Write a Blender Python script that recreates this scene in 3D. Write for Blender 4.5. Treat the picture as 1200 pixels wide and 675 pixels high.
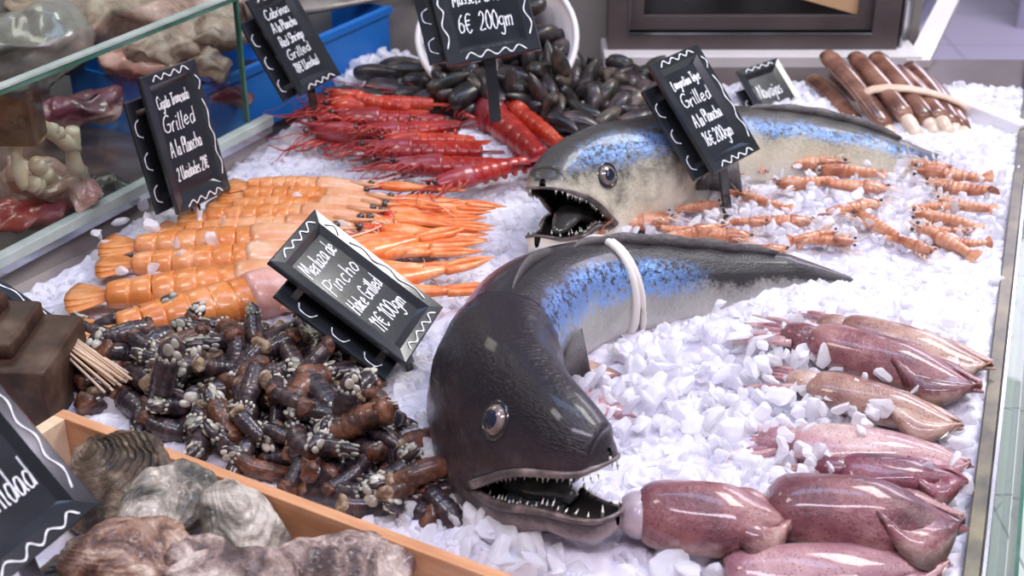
import bpy, bmesh, math, random
import numpy as np
from mathutils import Vector, Matrix, Quaternion, noise as mnoise
random.seed(7); rng = np.random.default_rng(7)
for _o in list(bpy.data.objects): bpy.data.objects.remove(_o)
SC = bpy.context.scene; COL = SC.collection
PI = math.pi

# ------------------------------------------------------------ camera
CH = 0.65; PITCH = math.radians(28); F = 1600.0
cam = bpy.data.cameras.new('camera'); cam.sensor_width = 36; cam.lens = F/1200*36
cam.clip_start = .01; cam.clip_end = 50
cam.dof.use_dof = True; cam.dof.focus_distance = 1.2; cam.dof.aperture_fstop = 9
co = bpy.data.objects.new('camera', cam); COL.objects.link(co)
co.location = (0, 0, CH); co.rotation_euler = (PI/2-PITCH, 0, 0); SC.camera = co
def ray(px, py):
    u = (px-600)/F; v = (py-337.5)/F; s, c = math.sin(PITCH), math.cos(PITCH)
    return Vector((u, c-v*s, -s-v*c))
def P(px, py, z=0.0):
    d = ray(px, py); return Vector((0, 0, CH)) + d*((z-CH)/d.z)
def PY(px, py, y):
    d = ray(px, py); return Vector((0, 0, CH)) + d*(y/d.y)
# ------------------------------------------------------------ world, lights, exposure
SC.view_settings.view_transform = 'Standard'; SC.view_settings.look = 'None'
SC.view_settings.exposure = -0.2; SC.view_settings.gamma = 1; SC.view_settings.use_curve_mapping = False
w = bpy.data.worlds.new('world'); SC.world = w; w.use_nodes = True
wb = w.node_tree.nodes['Background']; wb.inputs[0].default_value = (.66, .64, .76, 1); wb.inputs[1].default_value = .37
def area(name, loc, target, sx, sy, power, col):
    l = bpy.data.lights.new(name, 'AREA'); l.shape = 'RECTANGLE'; l.size = sx; l.size_y = sy; l.energy = power; l.color = col
    o = bpy.data.objects.new(name, l); COL.objects.link(o); o.location = loc
    o.rotation_euler = (Vector(target)-Vector(loc)).to_track_quat('-Z', 'Y').to_euler(); return o
area('market_lamp', (1.0, 1.7, 1.5), (.15, 1.2, 0), .7, .5, 26, (1, .98, .95))
area('market_lamp_front', (-.75, .75, 1.5), (0, 1.1, 0), .35, .35, 7, (1, .96, .9))
area('daylight_opening', (.10, 1.45, 2.1), (.1, 1.2, 0), 1.5, .5, 18, (.42, .61, 1))
area('fluorescent_tube', (.3, .35, 1.25), (.2, 1.0, 0), 1.2, .12, 15, (.92, .84, 1))
area('added_aisle_fill', (2.4, 4.0, 1.6), (2.2, 3.8, -.9), 1.5, 1.5, 75, (.90, .84, 1))  # unseen lilac light added to brighten the far floor
area('added_side_fill', (1.2, .9, .8), (1.0, 1.3, -.9), .5, .8, 3, (.93, 1, .96))  # unseen light added to brighten the tiles right of the rail
area('added_case_fill', (-.75, 1.75, .75), (-.6, 1.45, 0), .3, .3, 2.2, (1, .92, .84))  # unseen warm light added to lift the dark inside of the glass case
SC.cycles.max_bounces = 8; SC.cycles.transmission_bounces = 6; SC.cycles.transparent_max_bounces = 10
SC.cycles.caustics_refractive = False; SC.cycles.caustics_reflective = False
SC.cycles.sample_clamp_indirect = 4

# ------------------------------------------------------------ materials
def nt(name):
    m = bpy.data.materials.new(name); m.use_nodes = True; t = m.node_tree
    return m, t, t.nodes['Principled BSDF']
def N(t, k, **kw):
    n = t.nodes.new(k)
    for a, b in kw.items():
        if a in n.inputs: n.inputs[a].default_value = b
        else: setattr(n, a, b)
    return n
def ramp(t, stops, fac):
    r = N(t, 'ShaderNodeValToRGB'); e = r.color_ramp.elements
    while len(e) < len(stops): e.new(.5)
    for i, (p, c) in enumerate(stops):
        e[i].position = p; e[i].color = (c[0], c[1], c[2], 1) if len(c) == 3 else c
    t.links.new(fac, r.inputs[0]); return r.outputs[0]
def noise(t, scale, detail=4, rough=.55, vec=None, dist=0):
    n = N(t, 'ShaderNodeTexNoise'); n.inputs['Scale'].default_value = scale; n.inputs['Detail'].default_value = detail
    n.inputs['Roughness'].default_value = rough; n.inputs['Distortion'].default_value = dist
    if vec is not None: t.links.new(vec, n.inputs['Vector'])
    return n.outputs['Fac']
def coords(t, k='Object', scale=None, rnd=False):
    c = N(t, 'ShaderNodeTexCoord').outputs[k]
    if rnd:
        oi = N(t, 'ShaderNodeObjectInfo'); a = N(t, 'ShaderNodeVectorMath', operation='ADD')
        s = N(t, 'ShaderNodeVectorMath', operation='SCALE'); s.inputs[3].default_value = 7.3
        cmb = N(t, 'ShaderNodeCombineXYZ'); t.links.new(oi.outputs['Random'], cmb.inputs[0]); t.links.new(oi.outputs['Random'], cmb.inputs[1])
        t.links.new(cmb.outputs[0], s.inputs[0]); t.links.new(c, a.inputs[0]); t.links.new(s.outputs[0], a.inputs[1]); c = a.outputs[0]
    if scale:
        m = N(t, 'ShaderNodeMapping'); m.inputs['Scale'].default_value = scale; t.links.new(c, m.inputs[0]); c = m.outputs[0]
    return c
def bump(t, b, h, strength=.3, dist=.002):
    n = N(t, 'ShaderNodeBump'); n.inputs['Strength'].default_value = strength; n.inputs['Distance'].default_value = dist
    t.links.new(h, n.inputs['Height']); t.links.new(n.outputs[0], b.inputs['Normal']); return n
def mat(name, stops, scale=30, rough=.4, bmp=0, bscale=None, bdist=.002, metal=0, coat=0, sss=0, trans=0, rnd=True, stretch=None,
        detail=4, spec=.5, alpha=1, ior=1.45, nrough=.55, cdist=0):
    m, t, b = nt(name)
    if len(stops) == 1: b.inputs['Base Color'].default_value = (*stops[0], 1)
    c = coords(t, 'Object', stretch, rnd)
    if len(stops) > 1:
        if not isinstance(stops[0][0], (int, float)) or len(stops[0]) == 3:
            stops = [(.3+.4*i/(len(stops)-1), s) for i, s in enumerate(stops)]
        t.links.new(ramp(t, stops, noise(t, scale, detail, nrough, c, cdist)), b.inputs['Base Color'])
    b.inputs['Roughness'].default_value = rough; b.inputs['Metallic'].default_value = metal
    b.inputs['Coat Weight'].default_value = coat; b.inputs['Coat Roughness'].default_value = .08
    b.inputs['Specular IOR Level'].default_value = spec
    b.inputs['Subsurface Weight'].default_value = sss; b.inputs['Subsurface Scale'].default_value = .008
    b.inputs['Transmission Weight'].default_value = trans; b.inputs['Alpha'].default_value = alpha; b.inputs['IOR'].default_value = ior
    if bmp: bump(t, b, noise(t, bscale or scale*3, 5, .6, c), bmp, bdist)
    return m
M = {}
M['black'] = mat('black_lacquer', [(.012, .014, .018), (.03, .033, .04)], 15, .16, coat=.6, bmp=.05, bscale=12)
M['card'] = mat('black_board', [(.008, .01, .013), (.022, .026, .034)], 18, .17, coat=.5, bmp=.08, bscale=10)
M['chalk'] = mat('white_ink', [(.86, .86, .88)], rough=.5)
M['ice'] = None
def ice_mat(name, glass, trl, lo, hi, rough=.16):
    m, t, b = nt(name); c = coords(t); out = t.nodes['Material Output']
    col = ramp(t, [(.35, lo), (.65, hi)], noise(t, 30, 4, .6, c))
    t.links.new(col, b.inputs['Base Color']); b.inputs['Roughness'].default_value = rough; b.inputs['IOR'].default_value = 1.33
    bn = bump(t, b, noise(t, 130, 4, .65, c), .3, .003)
    tr = N(t, 'ShaderNodeBsdfTranslucent'); t.links.new(col, tr.inputs[0])
    m1 = N(t, 'ShaderNodeMixShader'); m1.inputs[0].default_value = trl; t.links.new(b.outputs[0], m1.inputs[1]); t.links.new(tr.outputs[0], m1.inputs[2]); last = m1
    if glass:
        g = N(t, 'ShaderNodeBsdfTransparent'); g.inputs['Color'].default_value = (.97, .97, 1, 1)
        m2 = N(t, 'ShaderNodeMixShader'); m2.inputs[0].default_value = glass; t.links.new(last.outputs[0], m2.inputs[1]); t.links.new(g.outputs[0], m2.inputs[2]); last = m2
    t.links.new(last.outputs[0], out.inputs['Surface']); return m
M['ice'] = ice_mat('crushed_ice', .38, .24, (.92, .90, .95), (.99, .98, .985), .10)
M['icebase'] = ice_mat('ice_bed', 0, .08, (.66, .63, .74), (.82, .80, .88), .22)
M['steel'] = mat('tray_steel', [(.34, .29, .28), (.54, .49, .48)], 6, .35, metal=.25, bmp=.1, bscale=18, stretch=(1, 1, 5))
M['rail'] = mat('rail_steel', [(.45, .47, .52), (.6, .62, .68)], 20, .22, metal=.95)
M['drail'] = mat('dark_rail', [(.06, .06, .06), (.2, .18, .12)], 22, .3, metal=.6)
M['wallg'] = mat('grey_wall', [(.25, .225, .205), (.31, .285, .265)], 3, .5, bmp=.05, rnd=False)
M['brown'] = mat('brown_frame', [(.075, .055, .055), (.11, .085, .085)], 12, .4, rnd=False)
M['dark'] = mat('dark_recess', [(.008, .007, .007), (.03, .027, .026)], 9, .25, rnd=False)
M['casebed'] = mat('case_bed', [(.03, .02, .022), (.10, .06, .055), (.22, .16, .15)], 14, .35, coat=.3, bmp=.4, bscale=30, rnd=False)
M['orangepanel'] = mat('orange_panel', [(.55, .30, .15), (.65, .4, .22)], 9, .5)
M['marble'] = mat('pale_marble', [(.60, .55, .55), (.74, .69, .70)], 8, .35)
M['foam'] = mat('white_foam', [(.8, .78, .8), (.9, .88, .9)], 8, .6)
M['plastic'] = mat('white_plastic', [(.72, .66, .68), (.82, .78, .78)], 8, .35)
M['blue'] = mat('blue_plastic', [(.01, .12, .45), (.02, .18, .58)], 7, .4)
M['wood'] = mat('pine_wood', [(.50, .22, .10), (.68, .36, .19)], 12, .5, stretch=(1.2, 10, 10), bmp=.15, bscale=30)
M['woodl'] = mat('pale_pine', [(.70, .50, .32), (.82, .64, .46)], 12, .5, stretch=(1.2, 10, 10))
M['rust'] = mat('rusty_iron', [(.014, .008, .006), (.055, .026, .016), (.12, .075, .05)], 24, .5, bmp=.5, bscale=60, spec=.4)
M['stick'] = mat('bamboo', [(.55, .37, .24), (.78, .6, .44)], 40, .6)
M['silver'] = mat('eye_silver', [(.13, .09, .08), (.36, .28, .25)], 90, .15, metal=.2, coat=1)
M['pupil'] = mat('pupil', [(.008, .012, .035)], rough=.05, coat=1)
M['socket'] = mat('eye_socket', [(.02, .018, .02)], rough=.2, coat=1)
M['tooth'] = mat('tooth', [(.72, .66, .6)], rough=.25, sss=.2)
M['mouth'] = mat('mouth_lining', [(.008, .007, .008), (.05, .04, .04)], 40, .45, coat=.15)
M['lip'] = mat('fish_lip', [(.035, .027, .028), (.10, .075, .072), (.28, .21, .20)], 60, .3, coat=.4, bmp=.3, bscale=200)
M['tongue'] = mat('tongue', [(.05, .055, .05), (.14, .13, .12)], 60, .2, coat=.8)
M['fin'] = mat('fin_dark', [(.05, .045, .05), (.16, .14, .14)], 60, .35, bmp=.4, stretch=(1, 8, 8))
M['band'] = mat('rubber_band', [(.70, .64, .58), (.8, .76, .70)], 30, .45)
M['tanband'] = mat('tan_band', [(.62, .42, .32), (.72, .54, .42)], 30, .5)
M['eyeblk'] = mat('black_eye', [(.005, .005, .006), (.05, .045, .04)], 200, .12, coat=1, bmp=.4, bscale=400)
def shell(name, a, b_, c, s=22, **k): return mat(name, [a, b_, c], s, .3, coat=.4, sss=.12, bmp=.35, bscale=130, nrough=.68, detail=6, **k)
M['lang'] = shell('langoustine_shell', (.52, .13, .025), (.70, .24, .06), (.82, .44, .24))
M['langc'] = shell('langoustine_carapace', (.60, .22, .09), (.72, .36, .19), (.80, .56, .40))
M['langp'] = shell('langoustine_pink', (.52, .20, .16), (.72, .38, .32), (.80, .52, .46))
M['langclaw'] = shell('langoustine_claw', (.70, .10, .02), (.82, .24, .06), (.90, .55, .30), 30)
M['langred'] = shell('langoustine_joint', (.55, .02, .01), (.68, .06, .02), (.8, .2, .1), 30)
M['langleg'] = shell('langoustine_leg', (.74, .34, .18), (.85, .52, .36), (.9, .7, .58))
M['red'] = shell('red_shell', (.16, .005, .007), (.36, .014, .012), (.52, .06, .03))
M['redc'] = shell('red_carapace', (.20, .008, .012), (.32, .025, .03), (.38, .13, .17), 14)
M['redor'] = shell('red_orange_shell', (.34, .018, .01), (.55, .045, .018), (.66, .16, .08))
M['redleg'] = shell('red_leg', (.25, .01, .015), (.45, .035, .03), (.6, .16, .1))
M['shr'] = shell('small_shell', (.30, .07, .03), (.58, .24, .12), (.74, .46, .32), 45)
M['shrc'] = shell('small_head', (.16, .04, .03), (.48, .18, .09), (.72, .42, .28), 50)
M['shrleg'] = shell('small_leg', (.68, .38, .24), (.80, .54, .40), (.86, .7, .6))
M['mus'] = mat('mussel_shell', [(.010, .008, .009), (.032, .025, .028), (.13, .09, .085)], 30, .33, coat=.15, bmp=.3, bscale=60)
M['musg'] = mat('mussel_greenish', [(.012, .014, .012), (.04, .034, .028), (.17, .13, .10)], 35, .33, coat=.15, bmp=.3, bscale=60)
M['barn'] = mat('barnacle_stalk', [(.012, .008, .013), (.034, .022, .028), (.10, .055, .045)], 90, .26, coat=.6, bmp=.8, bscale=260, bdist=.0012, stretch=(1.6, .6, .6))
M['barnr'] = mat('barnacle_rust', [(.02, .010, .008), (.10, .035, .018), (.26, .11, .06)], 90, .35, coat=.35, bmp=.9, bscale=300, bdist=.0015)
M['barncrust'] = mat('barnacle_crust', [(.10, .06, .03), (.30, .20, .12), (.62, .50, .36)], 150, .5, coat=.2, bmp=1, bscale=350, bdist=.002)
M['plate'] = mat('barnacle_plate', [(.14, .14, .10), (.38, .36, .29), (.74, .69, .60)], 70, .25, coat=.5, bmp=.3, bscale=200)
M['razor'] = mat('razor_shell', [(.085, .03, .022), (.20, .085, .055), (.36, .19, .13)], 16, .28, coat=.6, stretch=(2.2, 1, 1), bmp=.15)
M['foot'] = mat('razor_foot', [(.55, .40, .30), (.74, .60, .48)], 30, .35, coat=.4, sss=.3)
M['pale'] = mat('pale_flesh', [(.12, .07, .055), (.36, .25, .19), (.60, .50, .41)], 26, .5, coat=.1, bmp=.8, bscale=60, nrough=.7, detail=7)
M['grilled'] = mat('flat_fish', [(.10, .085, .075), (.22, .19, .17), (.34, .30, .27)], 20, .3, coat=.5)
def squid_mat(name, dark, mid, pale):
    m, t, b = nt(name); c = coords(t, 'Object', None, True)
    base = ramp(t, [(.38, dark), (.52, mid), (.66, pale)], noise(t, 14, 4, .6, c))
    v = N(t, 'ShaderNodeTexVoronoi'); v.inputs['Scale'].default_value = 300; t.links.new(c, v.inputs['Vector'])
    sp = ramp(t, [(.12, (.35, .16, .16)), (.34, (1, 1, 1))], v.outputs['Distance'])
    mx = N(t, 'ShaderNodeMix', data_type='RGBA', blend_type='MULTIPLY'); mx.inputs[0].default_value = .75
    t.links.new(base, mx.inputs[6]); t.links.new(sp, mx.inputs[7])
    gs = N(t, 'ShaderNodeSeparateXYZ'); t.links.new(N(t, 'ShaderNodeTexCoord').outputs['Generated'], gs.inputs[0])
    ad = N(t, 'ShaderNodeMath', operation='ADD'); t.links.new(gs.outputs[2], ad.inputs[0]); t.links.new(noise(t, 30, 5, .65, c), ad.inputs[1])
    pf = ramp(t, [(.78, (1, 1, 1)), (1.0, (0, 0, 0))], ad.outputs[0]); ml = N(t, 'ShaderNodeMix', data_type='RGBA'); t.links.new(pf, ml.inputs[0])
    t.links.new(mx.outputs[2], ml.inputs[6]); ml.inputs[7].default_value = (*[.5*a_+.5*b_ for a_, b_ in zip(pale, (.62, .45, .38))], 1); t.links.new(ml.outputs[2], b.inputs['Base Color'])
    b.inputs['Roughness'].default_value = .3; b.inputs['Coat Weight'].default_value = .6; b.inputs['Coat Roughness'].default_value = .08
    b.inputs['Subsurface Weight'].default_value = .2; b.inputs['Subsurface Scale'].default_value = .006
    bump(t, b, noise(t, 55, 6, .7, c), .55, .006); return m
M['squid'] = squid_mat('squid_maroon', (.12, .03, .042), (.26, .09, .10), (.44, .23, .21))
M['squidp'] = squid_mat('squid_pink', (.32, .14, .17), (.48, .27, .28), (.62, .45, .42))
M['squidb'] = squid_mat('squid_tan', (.26, .12, .10), (.44, .26, .20), (.60, .45, .36))
M['squidd'] = squid_mat('squid_dark', (.09, .015, .035), (.19, .04, .07), (.30, .10, .12))
M['squidw'] = mat('squid_inside', [(.36, .26, .36), (.60, .50, .50)], 40, .3, coat=.6, sss=.3)
def oyster_mat(name, a, b_, c_, d):
    m, t, b = nt(name); c = coords(t, 'Object', None, True)
    t.links.new(ramp(t, [(.38, a), (.46, b_), (.54, c_), (.63, d)], noise(t, 26, 7, .68, c, .8)), b.inputs['Base Color'])
    b.inputs['Roughness'].default_value = .42; b.inputs['Coat Weight'].default_value = .25
    bump(t, b, noise(t, 90, 6, .7, c), .8, .004); return m
M['oyb'] = oyster_mat('oyster_brown', (.016, .009, .006), (.065, .038, .022), (.12, .078, .05), (.26, .19, .13))
M['oyg'] = oyster_mat('oyster_grey', (.035, .03, .022), (.15, .13, .10), (.32, .27, .22), (.56, .50, .43))
M['oyr'] = oyster_mat('oyster_russet', (.05, .022, .015), (.18, .085, .055), (.36, .22, .15), (.62, .50, .40))
M['oyp'] = oyster_mat('oyster_pink', (.06, .032, .028), (.22, .14, .12), (.46, .35, .30), (.74, .64, .57))
def glass_mat(name, tint):
    m, t, b = nt(name); b.inputs['Base Color'].default_value = (*tint, 1); b.inputs['Roughness'].default_value = .02
    b.inputs['Transmission Weight'].default_value = 1; b.inputs['IOR'].default_value = 1.45
    out = t.nodes['Material Output']; tr = N(t, 'ShaderNodeBsdfTransparent'); tr.inputs[0].default_value = (*tint, 1)
    lw = N(t, 'ShaderNodeLayerWeight'); pw = N(t, 'ShaderNodeMath', operation='POWER'); pw.inputs[1].default_value = 5; t.links.new(lw.outputs['Facing'], pw.inputs[0]); fr = N(t, 'ShaderNodeMath', operation='MULTIPLY_ADD'); fr.inputs[1].default_value = .6; fr.inputs[2].default_value = .035; t.links.new(pw.outputs[0], fr.inputs[0]); gl = N(t, 'ShaderNodeBsdfGlossy'); gl.inputs['Roughness'].default_value = .02
    mx = N(t, 'ShaderNodeMixShader'); t.links.new(fr.outputs[0], mx.inputs[0]); t.links.new(tr.outputs[0], mx.inputs[1]); t.links.new(gl.outputs[0], mx.inputs[2])
    t.links.new(mx.outputs[0], out.inputs['Surface']); return m
M['glass'] = glass_mat('clear_glass', (.90, .95, .92))
M['gedge'] = mat('glass_edge', [(.02, .10, .07), (.10, .22, .17)], 15, .12, coat=.6)
M['gedgel'] = mat('glass_edge_light', [(.30, .38, .34), (.55, .60, .56)], 20, .2, coat=.6)
def tiles():
    m, t, b = nt('floor_tiles'); c = coords(t, 'Object')
    br = N(t, 'ShaderNodeTexBrick'); t.links.new(c, br.inputs[0]); br.offset = 0
    br.inputs['Color1'].default_value = (.50, .47, .60, 1); br.inputs['Color2'].default_value = (.54, .50, .63, 1); br.inputs['Mortar'].default_value = (.30, .28, .36, 1)
    br.inputs['Scale'].default_value = 1; br.inputs['Mortar Size'].default_value = .004; br.inputs['Brick Width'].default_value = .4; br.inputs['Row Height'].default_value = .4
    t.links.new(br.outputs[0], b.inputs['Base Color']); b.inputs['Roughness'].default_value = .3; return m
M['tiles'] = tiles()
def tiles2():
    m, t, b = nt('floor_standin_tiles'); c = coords(t, 'Object'); br = N(t, 'ShaderNodeTexBrick'); t.links.new(c, br.inputs[0]); br.offset = 0
    for k, v in (('Color1', (.50, .56, .52, 1)), ('Color2', (.54, .60, .55, 1)), ('Mortar', (.22, .26, .24, 1)), ('Scale', 1), ('Mortar Size', .0015), ('Brick Width', .15), ('Row Height', .15)): br.inputs[k].default_value = v
    t.links.new(br.outputs[0], b.inputs['Base Color']); b.inputs['Roughness'].default_value = .3; return m
M['floor_standin'] = tiles2()
def fish_mat(name, belly, side, back, headcol, bluelo, bluehi, xblue, up=0, bs=.85):
    """UV.x = metres from the snout, UV.y = 0 belly .. 1 back"""
    m, t, b = nt(name); uv = N(t, 'ShaderNodeUVMap').outputs[0]; s = N(t, 'ShaderNodeSeparateXYZ'); t.links.new(uv, s.inputs[0])
    oc = coords(t)
    def mth(op, a, bb, clamp=False):
        n = N(t, 'ShaderNodeMath', operation=op, use_clamp=clamp)
        for i, v in enumerate((a, bb)):
            if isinstance(v, (int, float)): n.inputs[i].default_value = v
            else: t.links.new(v, n.inputs[i])
        return n.outputs[0]
    n1 = noise(t, 22, 6, .65, oc); nf = noise(t, 260, 4, .7, oc)
    v = mth('ADD', s.outputs[1], mth('MULTIPLY', mth('SUBTRACT', n1, .5), .5))
    v = mth('ADD', v, mth('MULTIPLY', mth('SUBTRACT', nf, .5), .34))
    colb = ramp(t, [(.12, belly), (.40+up*.9, side), (.62+up, [x*.6 for x in side]), (.73+up, back)], v)
    hn = mth('ADD', s.outputs[1], mth('MULTIPLY', mth('SUBTRACT', noise(t, 40, 7, .75, oc), .5), .8))
    colh = ramp(t, headcol, hn)
    hx = mth('ADD', s.outputs[0], mth('MULTIPLY', mth('SUBTRACT', n1, .5), .08))
    hm = ramp(t, [(.20, (0, 0, 0)), (.27, (1, 1, 1))], hx)
    mx = N(t, 'ShaderNodeMix', data_type='RGBA'); t.links.new(hm, mx.inputs[0]); t.links.new(colh, mx.inputs[6]); t.links.new(colb, mx.inputs[7])
    # silvery iridescent scales, with the blue sky reflection painted in along the shoulder
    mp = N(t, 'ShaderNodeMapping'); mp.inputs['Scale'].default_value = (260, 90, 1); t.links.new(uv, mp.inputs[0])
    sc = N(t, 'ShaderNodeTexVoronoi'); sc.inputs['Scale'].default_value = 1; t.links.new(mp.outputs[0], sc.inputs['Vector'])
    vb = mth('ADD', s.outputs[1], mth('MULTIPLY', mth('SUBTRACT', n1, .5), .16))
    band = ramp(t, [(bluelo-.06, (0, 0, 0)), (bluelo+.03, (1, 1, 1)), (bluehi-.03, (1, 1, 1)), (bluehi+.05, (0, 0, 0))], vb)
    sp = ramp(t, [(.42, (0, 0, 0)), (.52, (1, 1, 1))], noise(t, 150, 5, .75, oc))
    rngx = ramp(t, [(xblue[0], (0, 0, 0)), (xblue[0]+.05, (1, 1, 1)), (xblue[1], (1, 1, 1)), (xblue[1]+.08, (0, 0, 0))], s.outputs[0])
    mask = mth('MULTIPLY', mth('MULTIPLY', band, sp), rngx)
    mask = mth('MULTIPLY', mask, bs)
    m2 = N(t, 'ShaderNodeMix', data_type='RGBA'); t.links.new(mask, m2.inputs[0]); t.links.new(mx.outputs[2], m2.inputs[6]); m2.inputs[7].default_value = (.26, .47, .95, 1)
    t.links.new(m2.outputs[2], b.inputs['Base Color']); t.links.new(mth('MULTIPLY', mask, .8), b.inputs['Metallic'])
    b.inputs['Roughness'].default_value = .29; b.inputs['Specular IOR Level'].default_value = .35; b.inputs['Coat Weight'].default_value = .3; b.inputs['Coat Roughness'].default_value = .1
    h = mth('ADD', mth('MULTIPLY', sc.outputs['Distance'], .14), mth('ADD', n1, mth('MULTIPLY', nf, .4)))
    bump(t, b, h, .6, .004); return m
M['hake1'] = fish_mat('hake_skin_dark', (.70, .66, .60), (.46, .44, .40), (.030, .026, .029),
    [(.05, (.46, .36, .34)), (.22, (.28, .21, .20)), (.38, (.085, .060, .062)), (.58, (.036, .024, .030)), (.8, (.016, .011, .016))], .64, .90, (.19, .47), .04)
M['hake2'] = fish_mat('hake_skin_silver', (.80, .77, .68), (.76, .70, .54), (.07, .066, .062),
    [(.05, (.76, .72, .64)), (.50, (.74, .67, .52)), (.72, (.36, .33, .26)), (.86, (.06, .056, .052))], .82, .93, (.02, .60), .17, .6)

# ------------------------------------------------------------ helpers
def tag(o, label=None, cat=None, group=None, kind=None):
    if label: o['label'] = label
    if cat: o['category'] = cat
    if group: o['group'] = group
    if kind: o['kind'] = kind
    return o
def empty(name, loc=(0, 0, 0), rot=None):
    o = bpy.data.objects.new(name, None); COL.objects.link(o); o.location = loc; o.empty_display_size = .01
    if rot is not None:
        o.rotation_mode = 'QUATERNION'; o.rotation_quaternion = rot if isinstance(rot, Quaternion) else Matrix(rot).to_quaternion()
    return o
def mk(name, V, Fc, m, smooth=True, mi=None, uv=None):
    me = bpy.data.meshes.new(name); me.from_pydata([tuple(map(float, v)) for v in V], [], [tuple(int(i) for i in f) for f in Fc])
    for x in (m if isinstance(m, (list, tuple)) else [m]): me.materials.append(x)
    if smooth: me.polygons.foreach_set('use_smooth', [True]*len(me.polygons))
    if mi is not None: me.polygons.foreach_set('material_index', mi)
    if uv is not None:
        l = me.uv_layers.new(name='UVMap'); idx = np.zeros(len(me.loops), dtype=np.int32); me.loops.foreach_get('vertex_index', idx)
        l.data.foreach_set('uv', np.asarray(uv, dtype=np.float32)[idx].ravel())
    me.update(); return me
def ob(name, me, parent=None, loc=None, rot=None):
    o = bpy.data.objects.new(name, me); COL.objects.link(o)
    if parent: o.parent = parent
    if loc is not None: o.location = loc
    if rot is not None: o.rotation_mode = 'QUATERNION'; o.rotation_quaternion = rot
    return o
def part(name, VF, m, parent=None, smooth=True, **k):
    return ob(name, mk(name, VF[0], VF[1], m, smooth, **k), parent)
def copy_tree(o, parent=None):
    c = o.copy(); COL.objects.link(c); c.parent = parent
    for ch in list(o.children): copy_tree(ch, c)
    return c
def merge(parts):
    V = []; Fc = []; n = 0
    for v, f in parts:
        v = np.asarray(v, float).reshape(-1, 3); V.append(v); Fc += [tuple(i+n for i in q) for q in f]; n += len(v)
    return np.vstack(V), Fc
def loft(R, caps=True, closed=True):
    """R: (n, m, 3) rings"""
    R = np.asarray(R, float); n, m = R.shape[:2]; Fc = []
    mm = m if closed else m-1
    for i in range(n-1):
        for j in range(mm):
            a = i*m+j; b = i*m+(j+1) % m; Fc.append((a, b, b+m, a+m))
    V = R.reshape(-1, 3)
    if caps and closed:
        V = np.vstack([V, R[0].mean(0), R[-1].mean(0)]); c0 = n*m; c1 = c0+1
        for j in range(m):
            Fc.append((c0, (j+1) % m, j)); Fc.append((c1, (n-1)*m+j, (n-1)*m+(j+1) % m))
    return V, Fc
def cr(pts, n):
    """Catmull-Rom through pts, n samples per span"""
    p = np.asarray(pts, float)
    if p.ndim == 1: p = p[:, None]
    q = np.vstack([2*p[0]-p[1], p, 2*p[-1]-p[-2]]); out = []
    for i in range(len(p)-1):
        a, b, c, d = q[i:i+4]
        for k in range(n):
            t = k/n; out.append(.5*((2*b)+(-a+c)*t+(2*a-5*b+4*c-d)*t*t+(-a+3*b-3*c+d)*t**3))
    out.append(p[-1]); return np.array(out)
def smoothtab(xs, ys):
    """monotone-ish smooth interpolation"""
    xs = np.array(xs, float); ys = np.array(ys, float)
    m = np.gradient(ys, xs)
    def f(x):
        x = np.clip(x, xs[0], xs[-1]); i = np.clip(np.searchsorted(xs, x)-1, 0, len(xs)-2)
        h = xs[i+1]-xs[i]; t = (x-xs[i])/h
        return ((2*t**3-3*t**2+1)*ys[i]+(t**3-2*t**2+t)*h*m[i]+(-2*t**3+3*t**2)*ys[i+1]+(t**3-t**2)*h*m[i+1])
    return f
def frames(C, up=(0, 0, 1)):
    C = np.asarray(C, float); T = np.gradient(C, axis=0); T /= np.linalg.norm(T, axis=1)[:, None]+1e-12
    U = np.tile(np.asarray(up, float), (len(C), 1)); U -= T*(U*T).sum(1)[:, None]
    nn = np.linalg.norm(U, axis=1)
    if nn.min() < .05:
        U = np.tile(np.array([1., .3, .1]), (len(C), 1)); U -= T*(U*T).sum(1)[:, None]; nn = np.linalg.norm(U, axis=1)
    U /= nn[:, None]; S = np.cross(T, U); return T, S, U
def tube(C, rad, m=8, flat=1.0, up=(0, 0, 1), caps=True):
    C = np.asarray(C, float); rad = np.broadcast_to(np.asarray(rad, float), (len(C),)) if np.ndim(rad) == 0 else np.interp(np.linspace(0, 1, len(C)), np.linspace(0, 1, len(rad)), rad)
    T, S, U = frames(C, up); a = np.arange(m)*2*PI/m
    R = C[:, None]+rad[:, None, None]*(np.cos(a)[None, :, None]*S[:, None]+flat*np.sin(a)[None, :, None]*U[:, None])
    return loft(R, caps)
def ell(c, r, seg=12, rings=8, dfm=None):
    th = np.linspace(0, PI, rings+1); R = []
    for t in th[1:-1]:
        a = np.arange(seg)*2*PI/seg; R.append(np.stack([r[0]*math.sin(t)*np.cos(a), r[1]*math.sin(t)*np.sin(a), np.full(seg, r[2]*math.cos(t))], 1))
    V, Fc = loft(np.array(R)); V[-2] = (0, 0, r[2]); V[-1] = (0, 0, -r[2]); Fc = [f[::-1] for f in Fc]
    return V+np.asarray(c), Fc
def boxv(x0, x1, y0, y1, z0, z1):
    V = np.array([(x, y, z) for z in (z0, z1) for y in (y0, y1) for x in (x0, x1)], float)
    return V, [(0, 2, 3, 1), (4, 5, 7, 6), (0, 1, 5, 4), (2, 6, 7, 3), (0, 4, 6, 2), (1, 3, 7, 5)]
def bevel_obj(o, wdt=.001, seg=2):
    md = o.modifiers.new('bevel', 'BEVEL'); md.width = wdt; md.segments = seg; md.limit_method = 'ANGLE'; return o
def prism(poly, z0, z1):
    """extrude a 3D polygon given as xy list"""
    n = len(poly); V = [(x, y, z0) for x, y in poly]+[(x, y, z1) for x, y in poly]
    return np.array(V, float), [tuple(range(n))[::-1], tuple(range(n, 2*n))]+[(i, (i+1) % n, n+(i+1) % n, n+i) for i in range(n)]
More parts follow.
